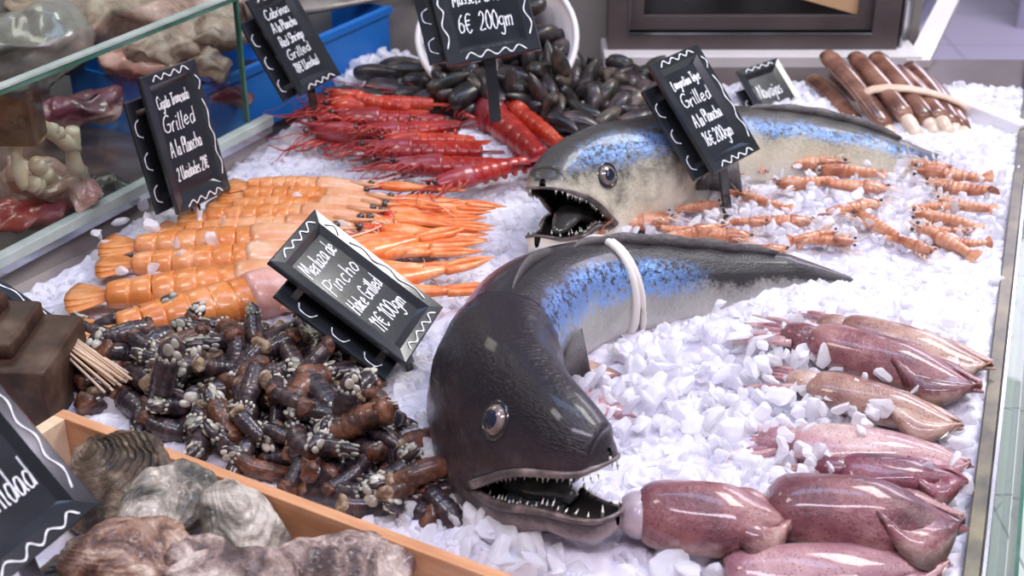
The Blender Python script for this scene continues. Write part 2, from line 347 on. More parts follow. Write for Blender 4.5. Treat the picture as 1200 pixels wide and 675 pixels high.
def quad_slab(a, b, c, d, th):
    a, b, c, d = map(lambda q: np.array(q, float), (a, b, c, d)); nrm = np.cross(b-a, d-a); nrm /= np.linalg.norm(nrm)
    V = np.array([a, b, c, d, a+nrm*th, b+nrm*th, c+nrm*th, d+nrm*th])
    return V, [(0, 3, 2, 1), (4, 5, 6, 7), (0, 1, 5, 4), (1, 2, 6, 5), (2, 3, 7, 6), (3, 0, 4, 7)]
def disp(V, amp, freq, seed=0):
    out = np.array(V, float)
    for i, v in enumerate(out):
        q = Vector(v)*freq+Vector((seed, seed*.7, -seed)); out[i] += amp*np.array(mnoise.noise_vector(q))
    return out

# ------------------------------------------------------------ setting: tray, rails, glass, walls
LA, LB = P(40, 345), P(268, 196)              # edge of the ice on the left
RA, RB = P(1130, 675), P(1196, 150)           # edge of the ice on the right
def xl(y): return LA.x+(LB.x-LA.x)*(y-LA.y)/(LB.y-LA.y)
def xr(y): return RA.x+(RB.x-RA.x)*(y-RA.y)/(RB.y-RA.y)
TZ = .032
TA, TB = P(0, 300, TZ), P(290, 149, TZ)
def xt(y): return TA.x+(TB.x-TA.x)*(y-TA.y)/(TB.y-TA.y)
Y0, Y1 = .60, 1.82
def S(name, VF, m, smooth=False, bev=None, **k):
    o = part(name, VF, m, None, smooth, **k); o['kind'] = 'structure'
    if bev: bevel_obj(o, bev)
    return o
# sloping steel side of the tray and the rail that carries the glass
S('trim_1', quad_slab((xt(Y0), Y0, TZ), (xt(TB.y+.03), TB.y+.03, TZ), (xl(TB.y+.03), TB.y+.03, -.03), (xl(Y0), Y0, -.03), .002), M['steel'])
S('floor', boxv(-4, 5, -1, 7, -.95, -.9), M['tiles'])
tray_b = S('trim_2', quad_slab((xl(Y0)-.02, Y0, -.03), (xr(Y0), Y0, -.03), (xr(Y1), Y1, -.03), (xl(Y1)-.02, Y1, -.03), -.02), M['steel'])
S('wall_back', boxv(-1.6, .62, 2.02, 2.06, -.9, 1.0), M['wallg'])
# left display case glass
gd = Vector((TB.x-TA.x, TB.y-TA.y, 0)).normalized(); gn = Vector((-gd.y, gd.x, 0))
def onplane(px, py, off=0.0):
    d = ray(px, py); o = Vector((0, 0, CH)); p0 = TA+gn*off; return o+d*((p0-o).dot(gn)/d.dot(gn))
ge = onplane(286, 140)
zt1 = onplane(10, 105).z; zt2 = onplane(262, 0).z
print('GLASS top z', zt1, zt2, 'end', tuple(ge))
zt = (zt1+zt2)/2
g0 = TA-gd*.75
def gslab(a, b, z0, z1, th): return quad_slab((a.x, a.y, z0), (b.x, b.y, z0), (b.x, b.y, z1), (a.x, a.y, z1), th)
gp = S('window_1', gslab(g0, ge, TZ+.008, zt, .006), M['glass'])
ed = part('glass_edge', gslab(g0-gn*.001, ge-gn*.001, zt, zt+.006, .010), M['gedge'], gp, False)
ed2 = part('glass_edge', gslab(g0-gn*.0015, ge-gn*.0015, zt+.006, zt+.0085, .011), M['gedgel'], gp, False)
ed3 = part('glass_edge', gslab(ge, ge+gd*.004, TZ+.008, zt+.0085, .006), M['gedge'], gp, False)
S('trim_3', gslab(g0-gn*.004, TB-gn*.004+gd*.03, TZ-.004, TZ+.008, .014), M['gedgel'], bev=.001)
S('trim_4', gslab(g0-gn*.007, TB-gn*.007+gd*.03, TZ-.014, TZ-.004, .008), M['rail'], bev=.001)
gp2 = S('window_2', gslab(g0+gn*.05, ge+gn*.05, zt+.012, zt+.30, .006), M['glass'])
# bed behind the glass
q0, q1 = g0+gn*.02, ge+gn*.02
S('trim_5', quad_slab((q0.x, q0.y, -.005), (q1.x, q1.y, -.005), (q1.x-.7, q1.y+.5, -.005), (q0.x-.9, q0.y+.2, -.005), -.02), M['casebed'])
# right rail and glass
rd = Vector((RB.x-RA.x, RB.y-RA.y, 0)).normalized(); rn = Vector((rd.y, -rd.x, 0))
def rslab(off, w_, z0, z1, a=-.3, b=2.2):
    p = RA+rn*off; A = p+rd*a; B = p+rd*b; C_ = B+rn*w_; D_ = A+rn*w_
    V, Fc = prism([(A.x, A.y), (D_.x, D_.y), (C_.x, C_.y), (B.x, B.y)], z0, z1); return V, Fc
S('trim_6', rslab(-.002, .012, -.05, .012), M['drail'], bev=.001)
S('trim_7', rslab(.010, .0045, -.05, .0135), M['rail'], bev=.001)
S('window_3', rslab(.0145, .012, -.9, .010), M['glass'])
S('trim_8', rslab(.034, .003, -.06, -.002), M['gedge'])
S('trim_14', rslab(.020, .9, -.20, -.13, -.3, 1.15), M['floor_standin'])  # added stand-in for the tiled floor, which lies dark beneath the counter
# back frame
yb = 1.955
def bp(px, py, y=yb): return PY(px, py, y)
fl, fr_, fb = bp(712, 60).x, bp(1050, 60).x, bp(880, 62).z
fi_l, fi_r, fi_b = bp(738, 37).x, bp(1022, 38).x, bp(880, 38).z
pi_l, pi_r, pi_b = bp(755, 22).x, bp(1008, 22).x, bp(880, 22).z
w4 = S('window_4', boxv(pi_l, pi_r, yb+.022, yb+.026, pi_b, .8), M['dark'])
part('window_frame', merge([boxv(fl, fi_l, yb, yb+.05, fb, .8), boxv(fi_r, fr_, yb, yb+.05, fb, .8), boxv(fi_l, fi_r, yb, yb+.05, fb, fi_b)]), M['brown'], w4, False)
part('inner_frame', merge([boxv(fi_l, pi_l, yb+.012, yb+.05, fi_b, .8), boxv(pi_r, fi_r, yb+.012, yb+.05, fi_b, .8), boxv(pi_l, pi_r, yb+.012, yb+.05, fi_b, pi_b)]), M['brown'], w4, False)
part('frame_trim', merge([boxv(fi_l, fi_r, yb-.002, yb+.014, fi_b-.003, fi_b), boxv(fi_l-.002, fi_l, yb-.002, yb+.014, fi_b-.003, .8)]), M['rail'], w4, False)
op = [bp(925, 0, yb+.02), bp(1008, -30, yb+.02)]
part('orange_panel', quad_slab(bp(915, -8, yb+.020), bp(1007, 18, yb+.020), bp(1007, -60, yb+.020), bp(915, -60, yb+.020), -.002), M['orangepanel'], w4, False)
S('trim_9', boxv(bp(706, 80).x, bp(1072, 80).x, yb-.03, yb+.06, bp(880, 82, yb-.03).z, bp(880, 66, yb-.03).z), M['marble'], bev=.002)
r0 = bp(1060, 80, yb-.03)
S('trim_10', quad_slab((r0.x, yb-.03, bp(880, 82, yb-.03).z), (r0.x+.035, yb-.03, bp(880, 82, yb-.03).z), (r0.x+.40, yb+.75, .10), (r0.x+.37, yb+.75, .10), .016), M['marble'])
S('trim_11', quad_slab((fr_+.006, yb+.01, fb), (fr_+.05+.20, yb+.5, fb), (fr_+.25, yb+.5, .8), (fr_+.006, yb+.01, .8), .004), M['rail'])
S('trim_12', boxv(bp(560, 95, 1.945).x-.6, r0.x+.02, 1.935, 1.96, -.05, bp(880, 84, 1.94).z), M['brown'])
S('trim_15', boxv(-.4, .80, 1.80, 1.96, -.05, -.006), M['brown'])
# pale foam border at the far right corner of the tray
fA, fB = P(1110, 112, .018), P(1196, 146, .018)
S('trim_13', quad_slab((fA.x, fA.y, -.04), (fB.x, fB.y, -.04), (fB.x, fB.y, .018), (fA.x, fA.y, .018), -.02), M['foam'], bev=.003)
S('wall_right', quad_slab((1.9, 5.0, -.9), (5, 3.2, -.9), (5, 3.2, 1.5), (1.9, 5.0, 1.5), -.05), M['tiles'])

# ------------------------------------------------------------ ice
NOICE = []     # capsules (ax, ay, bx, by, r) where no loose pieces of ice are laid
def cap(a, b, r): NOICE.append((a[0], a[1], b[0], b[1], r))
def segdist(x, y, c):
    ax, ay, bx, by, r = c; dx, dy = bx-ax, by-ay; t = np.clip(((x-ax)*dx+(y-ay)*dy)/(dx*dx+dy*dy+1e-9), 0, 1)
    return np.hypot(x-ax-t*dx, y-ay-t*dy)-r
def chunk(seed, sub):
    bm = bmesh.new(); bmesh.ops.create_icosphere(bm, subdivisions=sub, radius=1); r = np.random.default_rng(seed)
    V = np.array([v.co[:] for v in bm.verts]); Fc = [[v.index for v in f.verts] for f in bm.faces]; bm.free()
    for k in range(13):
        n = r.normal(size=3); n /= np.linalg.norm(n); d = r.uniform(.38, .78); h = V@n; V = V-np.clip(h-d, 0, None)[:, None]*n*.98
    V = V*np.array([r.uniform(.9, 1.5), r.uniform(.7, 1.1), r.uniform(.4, .8)])*1.25; V += r.normal(0, .02, V.shape); return V, np.array(Fc)
def ice_cloud(name, spots, sub=2, nvar=14):
    vs = [chunk(100+i, sub) for i in range(nvar)]; AV = []; AF = []; n = 0
    for (x, y, z, s) in spots:
        V, Fc = vs[rng.integers(nvar)]; q = rng.normal(size=4); q /= np.linalg.norm(q)
        R = np.array(Quaternion(q).to_matrix()); AV.append((V*rng.uniform(.8, 1.25, 3))@R.T*s+(x, y, z)); AF.append(Fc+n); n += len(V)
    AV = np.vstack(AV); AF = np.vstack(AF)
    me = bpy.data.meshes.new(name); me.vertices.add(len(AV)); me.vertices.foreach_set('co', AV.ravel())
    me.loops.add(AF.size); me.loops.foreach_set('vertex_index', AF.ravel().astype(np.int32)); me.polygons.add(len(AF))
    me.polygons.foreach_set('loop_start', np.arange(0, AF.size, 3, dtype=np.int32)); me.polygons.foreach_set('loop_total', np.full(len(AF), 3, dtype=np.int32))
    me.materials.append(M['ice']); me.update(calc_edges=True)
    me.polygons.foreach_set('use_smooth', [True]*len(AF)); me.set_sharp_from_angle(angle=math.radians(58)); o = ob(name, me); return o
def hz(x, y):   # broad relief of the ice bed
    return .007*math.sin(x*9+1.3)*math.cos(y*8)+.004*math.sin(x*23+y*17)

# ------------------------------------------------------------ handwriting for the price boards
GL = {
'A': ['0,0 3.2,9 6.4,0', '1.2,3.4 5.4,3.4'], 'C': ['6,7.6 4.5,9 2.2,8.6 .6,6 .4,3 1.8,.4 4,0 6.2,1.4'], 'G': ['6,7.8 4,9 1.6,8 .4,5 .8,1.6 3,0 5.6,1 5.8,4 3.4,4'],
'H': ['.6,9 .4,0', '5.6,9 5.4,0', '.4,4.6 5.6,4.8'], 'L': ['.6,9 .4,.2 4.8,.4'], 'M': ['0,0 1,9 3.4,3 6,9 7,0'], 'N': ['.2,0 .6,9 5,0 5.6,9'],
'P': ['.6,0 .6,9', '.2,8.6 3.6,9 5.2,7 3.6,4.8 .6,4.4'], 'R': ['.6,0 .6,9 3.8,9 5,7 3.4,4.8 .8,4.6 5.4,0'], 'S': ['5.2,8 3,9 .8,7.4 1.6,5 4.6,3.8 5,1.4 2.8,0 .4,1.2'],
'T': ['-.2,8.8 6,9', '3,9 2.8,0'], 'U': ['.4,9 .6,1.6 2.6,0 4.8,1.4 5.2,9', '5.2,3 5.8,0'],
'a': ['4.2,4.6 2,5 .4,2.8 1,.4 3,.6 4.2,4.6 4.2,1 5,.2'], 'b': ['.6,9 .6,.4 3,0 4.2,2.4 3,4.6 .8,3.6'], 'c': ['4,4.2 2,5 .4,2.4 1.6,.2 4,.8'],
'd': ['4.2,4.4 2,4.8 .4,2.4 1.6,.1 4,1.6 4.4,9 4.6,.2'], 'e': ['.6,2.4 3.8,3 3,4.9 1.2,4.4 .4,2 2,.1 4.2,1'], 'g': ['4,4.4 1.8,4.8 .4,2.6 1.8,.6 4,2 4.2,4.6 4,-2.4 2.2,-4 .4,-2.8'],
'h': ['.6,9 .5,0', '.6,3 2.4,4.8 3.8,4 4,0'], 'i': ['.8,4.8 .8,.4 1.6,0', '.9,6.8 1,7.3'], 'j': ['1.6,4.8 1.4,-2.6 0,-3.6', '1.6,6.8 1.7,7.3'], 'k': ['.6,9 .6,0', '3.6,4.8 .8,2.2 4,0'],
'l': ['1,9 .8,.8 1.8,0'], 'm': ['.4,4.8 .5,0', '.5,3.4 1.8,4.8 2.8,4 2.9,0', '2.9,3.4 4.2,4.8 5.4,4 5.6,0'], 'n': ['.4,4.8 .5,0', '.5,3.2 2.2,4.8 3.6,4 3.8,0'],
'o': ['2,4.9 .4,3 .8,.6 2.6,0 4,1.6 3.8,4 2,4.9'], 'p': ['.4,4.8 .5,-4', '.5,3.6 2.6,4.9 4,2.8 2.8,.2 .6,.8'], 'r': ['.4,4.8 .6,0', '.6,3 1.8,4.6 3.4,4.8'], 's': ['3.4,4.4 1.6,5 .6,3.8 3,2 2.6,.2 .4,.4'],
't': ['1.6,8 1.6,1 2.6,0', '.2,5.2 3.4,5.4'], 'u': ['.4,4.8 .6,.8 2,0 3.6,1.4 3.8,4.8', '3.8,1.6 4.4,0'], 'v': ['.2,4.8 2,0 3.8,4.8'], 'z': ['.4,4.8 3.8,4.8 .4,0 4,.2'], 'x': ['.2,4.8 3.8,0', '3.8,4.8 .2,0'],
'0': ['2.4,9 .5,6.4 .6,2 2.4,0 4.4,2.4 4.4,6.6 2.4,9'], '1': ['.4,6.8 2,9 1.9,0'], '2': ['.4,7 2,9 4.2,7.6 3.4,4.4 .2,.2 4.8,.4'], '6': ['4,8.8 1.4,6.4 .4,2.6 1.8,.1 4.2,1 4.2,3.6 2.2,4.6 .6,3'], '8': ['2.4,4.8 .6,6.8 2.4,9 4.2,7 2.4,4.8 .4,2.4 2.4,0 4.6,2.4 2.4,4.8'],
'€': ['5.4,8 3.6,9 1.6,7.4 1,4.5 1.8,1.4 3.6,.1 5.4,1.2', '0,5.6 4.6,5.8', '0,3.6 4.2,3.8'], "'": ['.6,9 .4,7.4'], ' ': []}
ADV = {'i': 2.6, 'l': 2.8, 'm': 7.2, 'M': 8.6, "'": 1.6, ' ': 3.4, '1': 3.6, 'j': 3, 'C': 7.4, 'G': 7.4, 'A': 7.6, 'U': 7.4, 'H': 7.2, 't': 4.4, 'r': 4.4, 's': 4.6}
def ribbon(pts, wd, z, th=.0003):
    """a brushed line: raised ribbon of round dabs joined by quads, in the board's own plane"""
    p = cr(pts, 4) if len(pts) > 2 else np.array(pts, float)
    T = np.gradient(p, axis=0); T /= np.linalg.norm(T, axis=1)[:, None]+1e-12; Nn = np.stack([-T[:, 1], T[:, 0]], 1); n = len(p)
    k = wd*(.42+.12*np.sin(np.arange(n)*1.7)); Lp, Rp = p+Nn*k[:, None], p-Nn*k[:, None]
    zz = np.broadcast_to(z, (n,)) if np.ndim(z) == 0 else z
    R = np.stack([np.c_[Lp, zz], np.c_[Lp, zz+th], np.c_[Rp, zz+th], np.c_[Rp, zz]], 1); V, Fc = loft(R)
    return V, Fc
def text(lines, x0, y0, width, lh, wd, z, seed=1, slant=.12):
    r = np.random.default_rng(seed); parts_ = []
    for li, s in enumerate(lines):
        tot = sum(ADV.get(c, 5.6) for c in s); cap_h = lh*.62; k = min(width/tot, cap_h/8.2); ky = min(cap_h/8.2, k*2.1); x = x0[li] if isinstance(x0, (list, tuple)) else x0; y = y0-li*lh
        for c in s:
            dy = r.normal(0, .25)*ky
            for st in GL[c]:
                pts = np.array([[float(a) for a in q.split(',')] for q in st.split()]); pts = pts+r.normal(0, .12, pts.shape)
                P2 = np.c_[x+(pts[:, 0]+pts[:, 1]*slant)*k, y+dy+pts[:, 1]*ky]; parts_.append(ribbon(P2, wd, z))
            x += ADV.get(c, 5.6)*k
    return merge(parts_)
def squig(a, b, amp, nw, wd, z, seed=0, gap=False):
    r = np.random.default_rng(seed); a = np.array(a); b = np.array(b); d = (b-a); n = np.array([-d[1], d[0]])/np.linalg.norm(d); pts = []
    for i in range(nw*2+1):
        t = i/(nw*2); pts.append(a+d*(t+r.normal(0, .012))+n*amp*(1 if i % 2 else -1)*r.uniform(.7, 1.1))
    return ribbon(np.array(pts), wd, z)
def tray(w_, h_, rim, bev, dep):
    def rect(a, b, z): return [(-a, -b, z), (a, -b, z), (a, b, z), (-a, b, z)]
    a, b = w_/2, h_/2; rings = [rect(a-.002, b-.002, -dep), rect(a, b, -dep+.002), rect(a, b, -.0012), rect(a-.0012, b-.0012, 0), rect(a-rim, b-rim, -.0008), rect(a-rim-bev, b-rim-bev, -.006)]
    V = [p for r_ in rings for p in r_]; Fc = []
    for i in range(5):
        for j in range(4): Fc.append((i*4+j, i*4+(j+1) % 4, i*4+4+(j+1) % 4, i*4+4+j))
    Fc.append((3, 2, 1, 0)); return np.array(V), Fc, (a-rim-bev, b-rim-bev)
def board(name, T, X, Y, lines, w_=.092, h_=.148, label='', lh=None, txt=None, sq=('t', 'r', 'b'), back=True, stake=.05, seed=1, mir=False, ystart=.8, wd=.0015, backoff=(-.016, -.008, -.016)):
    X = Vector(X).normalized(); Y = Vector(Y); Y = (Y-X*Y.dot(X)).normalized(); Z = X.cross(Y)
    R = Matrix((X, Y, Z)).transposed(); t = empty(name, T, R); tag(t, label, 'price sign', 'chalkboard price signs in the display')
    rim = .0115*w_/.092; V, Fc, (ia, ib) = tray(w_, h_, rim, .0065, .007)
    part('frame', (V, Fc), M['black'], t, False)
    part('panel', (np.array([(-ia, -ib, -.006), (ia, -ib, -.006), (ia, ib, -.006), (-ia, ib, -.006)]), [(0, 1, 2, 3)]), M['card'], t, False)
    if lines:
        lh = lh or 2*ib/(len(lines)+.3)
        part('lettering', text(lines, -ia*.92, ib-lh*ystart, 2*ia*.93, lh, wd, -.0059, seed), M['chalk'], t, False)
    sp = []; a, b = w_/2-rim*.5, h_/2-rim*.5; am = rim*.26
    if 't' in sq: sp.append(squig((-a*.75, b), (a*.75, b), am, 4, wd, .0002, seed))
    if 'b' in sq: sp.append(squig((-a*.7, -b), (a*.8, -b), am, 4, wd, .0002, seed+1))
    if 'r' in sq: sp.append(squig((a, b*.85), (a, b*.62), am, 1, wd, .0002, seed+2)); sp.append(squig((a, b*.45), (a, -b*.8), am*.7, 3, wd, .0002, seed+2))
    if 'l' in sq: sp.append(squig((-a, b*.8), (-a, -b*.8), am*.7, 4, wd, .0002, seed+5))
    if sp: part('wavy_border', merge(sp), M['chalk'], t, False)
    if back:
        V2, F2, _ = tray(w_*.94, h_*.82, rim, .0065, .006); V2 = V2+np.array(backoff); bc = part('back_board', (V2, F2), M['black'], t, False)
        s3 = [ribbon(np.array([(-w_*.47+rim*.9, h_*(.27-.24*i)), (-w_*.47+rim*.35, h_*(.24-.24*i)), (-w_*.47+rim*.35, h_*(.17-.24*i)), (-w_*.47+rim*.95, h_*(.14-.24*i))]), wd*.8, .0002) for i in range(3)]
        v, f = merge(s3); part('wavy_border', (v+np.array(backoff), f), M['chalk'], bc, False)
    if stake:
        # flat stake from the back of the board straight down into the ice
        Ri = R.transposed(); c0 = Vector((0, -h_*.30, -.010)); dn = Ri@Vector((0, 0, -1)); dn = (dn+Vector((0, -.6, -.1))).normalized(); c1 = c0+dn*(h_*.25+stake)
        sx = Vector((1, 0, 0)); nz = dn.cross(sx).normalized(); V3 = []
        for q in (c0, c1):
            for (i, j) in ((-1, -1), (1, -1), (1, 1), (-1, 1)): V3.append(q+sx*.0065*i+nz*.0014*j)
        part('stake', (np.array([v[:] for v in V3]), [(0, 3, 2, 1), (4, 5, 6, 7), (0, 1, 5, 4), (1, 2, 6, 5), (2, 3, 7, 6), (3, 0, 4, 7)]), M['black'], t, False)
    return t
board('price_sign', (-.348, 1.369, .107), (.433, .899, -.07), (-.204, .173, .964), ["Cigala Troncada", 'Grilled', 'A la Plancha', '2 Unidades 21€'],
      label='black price sign reading Cigala and Grilled, above the orange langoustine tails', seed=3)
board('price_sign', (-.136, 1.077, .081), (.318, .942, .102), (-.79, .204, .578), ['Merluza de', 'Pincho', 'Hake Grilled', '11€ 100gm'],
      label='black price sign reading Merluza and Hake Grilled, beside the large dark hake', sq=('t', 'r', 'b'), seed=5)
board('price_sign', (.212, 1.410, .124), (.699, .713, .052), (-.506, .441, .741), ['Langostino Tigre', 'Grilled', 'A la Plancha', '16€ 200gm'], w_=.085, h_=.137, stake=.09,
      label='black price sign reading Langostino Tigre, standing against the silver hake', seed=8)
board('price_sign', (-.267, 1.63, .132), (.516, .856, .039), (-.481, .252, .84), ['Cabrinas', 'A la Plancha', 'Red Shrimp', 'Grilled', '18€ Unidad'],
      label='black price sign leaning on the blue crate behind the red prawns', seed=11, sq=('t', 'b'), w_=.080, h_=.129, stake=.10)
board('price_sign', (-.036, 1.50, .222), (.96, .25, .1), (-.25, .60, .76), ['A la Plancha', 'Mussels Grilled', '6€  200gm'], w_=.108, h_=.148,
      label='black price sign reading Mussels, stuck in the white bucket', seed=13, sq=('l', 'r', 'b'), back=True, stake=.06, backoff=(-.02, -.002, -.016))
R5 = (Vector((.85, .50, .1)), Vector((-.56, .55, .62)))
_t = PY(906, 70, 1.80); board('price_sign', _t-R5[0].normalized()*.036-Vector(R5[1]).normalized()*.062, R5[0], R5[1], ['Navajas', 'A la Plancha'], w_=.072, h_=.125,
      label='small black price sign between the silver hake and the razor clams', seed=17, sq=('t',), backoff=(-.010, -.012, -.012))
X6 = Vector((.516, .856, .10)).normalized(); Y6 = Vector((-.60, .30, .74)); Y6 = (Y6-X6*Y6.dot(X6)).normalized()
_c = P(118, 590, .10); board('price_sign', _c-X6*.05+Y6*.074, X6, Y6, ['  ', '  ', '    unidad'], w_=.10, h_=.148, label='black price sign in the nearest left corner over the oyster crate', seed=21, sq=('r', 'b'), back=False, stake=.09)
X7 = Vector((.318, .942, .102)).normalized(); Y7 = Vector((-.79, .30, .54)); Y7 = (Y7-X7*Y7.dot(X7)).normalized()
_c = P(86, 384, .028); board('price_sign', _c-X7*.046+Y7*.074, X7, Y7, None, label='black price sign behind the rusty iron weight, only its wavy border showing', seed=23, sq=('r', 'b'), back=False, stake=.06)

# ------------------------------------------------------------ hakes
def hake(name, top, m, sc=1.0, gape=1.0, Lh=.22, body=None, roll=0, label='', thick=1.0, deep=0.0):
    """top: world points along the back (snout first); the body hangs below them"""
    zt = smoothtab([0, .012, .035, .07, .100, .17, .22, .30, .42, .54, .64, .74, .86], [.016, .026, .036, .047, .056, .063, .066, .064, .057, .045, .031, .016, .006])
    zu = smoothtab([0, .012, .035, .07, .100], [.004, .003, -.008, -.028, -.050])
    zl = smoothtab([0, .012, .035, .07, .100], [-.038*gape, -.040*gape, -.045*gape, -.050, -.050])
    zb = smoothtab([0, .012, .035, .07, .100, .17, .22, .30, .42, .54, .64, .74, .86], [-.050*gape, -.066*gape, -.075*gape, -.078-.006*deep, -.077-.010*deep, -.070-.014*deep, -.062-.010*deep, -.053, -.045, -.034, -.023, -.013, -.005])
    hw = smoothtab([0, .004, .012, .035, .07, .100, .17, .205, .22, .30, .42, .54, .64, .74, .86], [.004, .014, .021, .030, .038, .045, .051, .053, .050, .051, .046, .036, .024, .012, .004])
    Cc = cr([p[:] for p in top], 24); dl = np.r_[0, np.cumsum(np.linalg.norm(np.diff(Cc, axis=0), axis=1))]
    Lt = min(dl[-1]/sc, .86)
    def cen(x):
        s = np.clip(x*sc, 0, dl[-1]); return np.array([np.interp(s, dl, Cc[:, i]) for i in range(3)])
    xs_all = np.linspace(0, Lt, 400); Call = np.array([cen(x) for x in xs_all]); Call[:, 2] -= zt(xs_all)*sc
    K = 9; ker = np.ones(K)/K   # smooth the axis
    for i in range(3): Call[:, i] = np.convolve(np.pad(Call[:, i], K//2, 'edge'), ker, 'valid')
    # straighten the head: one frame for the first part of it
    h0, h1 = Call[0].copy(), cen(.17)-np.array([0, 0, zt(.17)*sc])
    T, S_, U = frames(Call)
    T, S_, U = -T, -S_, U      # T towards the snout
    def w2(x, y, z):
        p = np.array([np.interp(x, xs_all, Call[:, i]) for i in range(3)]); s = np.array([np.interp(x, xs_all, S_[:, i]) for i in range(3)]); u = np.array([np.interp(x, xs_all, U[:, i]) for i in range(3)])
        rl = roll*max(0, 1-max(0, x-.10)/.28)**1.3; c_, s_ = math.cos(rl), math.sin(rl); y2, z2 = y*c_-z*s_, y*s_+z*c_
        return p+sc*(s*y2+u*z2)
    def side(x, a, half):     # a 0..pi, half +1 upper, -1 lower
        tp = min(1, max(.03, (Lt-x)/.10))**.7; W = hw(x)*thick*tp; zs = -.050 if x >= .100 else (zu(x) if half > 0 else zl(x))
        if half < 0 and x < .100: W = W*(.93 if x > .01 else .9)
        ze = (zt(x) if half > 0 else zb(x))*tp
        if x > .100: zs = -.050+.050*min(1, (x-.100)/.15)
        ca, sa = math.cos(a), math.sin(a); return W*math.copysign(abs(ca)**.85, ca), zs+(ze-zs)*abs(sa)**.92
    N_ = 22; xh = .100*(np.linspace(0, 1, 30)**1.8); V = []; UV = []; Fc = []; MI = []
    def grid(xs, half):
        idx = []
        for x in xs:
            row = []
            for k in range(N_+1):
                a = PI*k/N_; y, z = side(x, a, half); g = 0
                # gill cover: a step in the surface behind the cheek
                if half > 0 or True:
                    e = .205-.03*math.cos(2*a)*.4; g = .0035*math.exp(-max(0, e-x)/.03) if x < e else -.0015*math.exp(-(x-e)/.02)
                    if x > .100: r_ = math.hypot(y, z)+1e-6; y *= 1+g/r_; z *= 1+g/r_
                p = w2(x, y, z); V.append(p); vv = .5+.5*(math.sin(a) if half > 0 else -math.sin(a)); UV.append((x, vv)); row.append(len(V)-1)
            idx.append(row)
        for i in range(len(xs)-1):
            for k in range(N_):
                q = (idx[i][k], idx[i][k+1], idx[i+1][k+1], idx[i+1][k]); Fc.append(q if half > 0 else q[::-1]); MI.append(0)
        return idx
    xb = np.linspace(.100, Lt, 110)
    xs = np.r_[xh, xb[1:]]
    grid(xs, 1); grid(xs, -1)
    # mouth lining: palate and floor joined at the throat
    def lining(half):
        idx = []
        for x in xh:
            W = hw(x)*thick*(1 if half > 0 else .92); zs = zu(x) if half > 0 else zl(x); ze = zt(x) if half > 0 else zb(x); row = []
            for k in range(13):
                b_ = math.cos(PI*k/12)*.90; dome = (ze-zs)*.62*math.sqrt(max(0, 1-(b_/.9)**2)); lipd = 0
                V.append(w2(x+.0015, W*b_, zs+dome+lipd)); UV.append((x, .5)); row.append(len(V)-1)
            idx.append(row)
        for i in range(len(xh)-1):
            for k in range(12):
                q = (idx[i][k], idx[i][k+1], idx[i+1][k+1], idx[i+1][k]); Fc.append(q[::-1] if half > 0 else q); MI.append(1)
        V.append(w2(.120, 0, -.050)); UV.append((0, .5)); c = len(V)-1
        for k in range(12): Fc.append((c, idx[-1][k], idx[-1][k+1])); MI.append(1)
        # lip strips between skin and lining
        for e_, kk in ((0, 0), (PI, 12)):
            lo = []
            for i, x in enumerate(xh):
                y, z = side(x, e_, half); V.append(w2(x, y, z)); UV.append((x, .22 if half > 0 else .1)); lo.append(len(V)-1)
            for i in range(len(xh)-1): Fc.append((lo[i], lo[i+1], idx[i+1][kk], idx[i][kk])); MI.append(0)
    lining(1); lining(-1)
    me = mk(name, V, Fc, [m, M['mouth']], True, MI, UV)
    bm = bmesh.new(); bm.from_mesh(me); bmesh.ops.remove_doubles(bm, verts=bm.verts, dist=2e-5); bmesh.ops.recalc_face_normals(bm, faces=[f for f in bm.faces if f.material_index == 0]); bm.to_mesh(me); bm.free()
    root = empty(name, (0, 0, 0)); tag(root, label, 'fish', 'whole hakes on the ice')
    c0 = Vector(w2(.4*Lt, 0, -.05)); root.location = c0
    def kid(nm, mesh, par=root): o = ob(nm, mesh, par); o.location = -c0 if par is root else (0, 0, 0); return o
    kid('body', me)
    # teeth, in a row along each jaw
    cone_v, cone_f = tube([(0, 0, 0), (0, 0, .5), (0, 0, 1)], [1, .7, .05], 6)
    tm = mk('tooth', cone_v*np.array([.0013, .0013, 1])*1.0, cone_f, M['tooth'])
    n = 0
    for half in (1, -1):
        for sd in (1, -1):
            for x in np.r_[.005, .012, np.linspace(.018, .085, 18)]:
                y = hw(x)*thick*sd*.93*(1 if half > 0 else .93); z = zu(x) if half > 0 else zl(x)
                L = rng.uniform(.005, .0105)*(1.1 if x < .04 else .8)*sc
                p = Vector(w2(x, y, z+half*.001)); q = Vector(w2(x+.002*rng.normal(), y*.93, z-half*.01)); d = (q-p).normalized()
                o = ob('tooth', tm, root, p-c0, d.to_track_quat('Z', 'Y')); o.scale = (sc, sc, L); n += 1
    for half in (1, -1):
        f_ = zu if half > 0 else zl; c_ = [w2(x, hw(x)*thick*(1 if half > 0 else .92)*.985, f_(x)+half*.0015) for x in xh[::-1]]+[w2(x, -hw(x)*thick*(1 if half > 0 else .92)*.985, f_(x)+half*.0015) for x in xh[1:]]
        part('upper_lip' if half > 0 else 'lower_lip', tube(c_, np.interp(np.linspace(0, 1, 21), [0, .5, 1], [.0042, .0016, .0042])*sc, 8, 1.0), M['lip'], root).location = -c0
    # tongue
    Tt = [w2(x, 0, zl(x)+.002+.008*math.sin(PI*min(1, (x-.02)/.1))) for x in np.linspace(.025, .10, 10)]
    part('tongue', tube(Tt, [.006*sc, .015*sc, .018*sc, .02*sc], 12, .6), M['tongue'], root).location = -c0
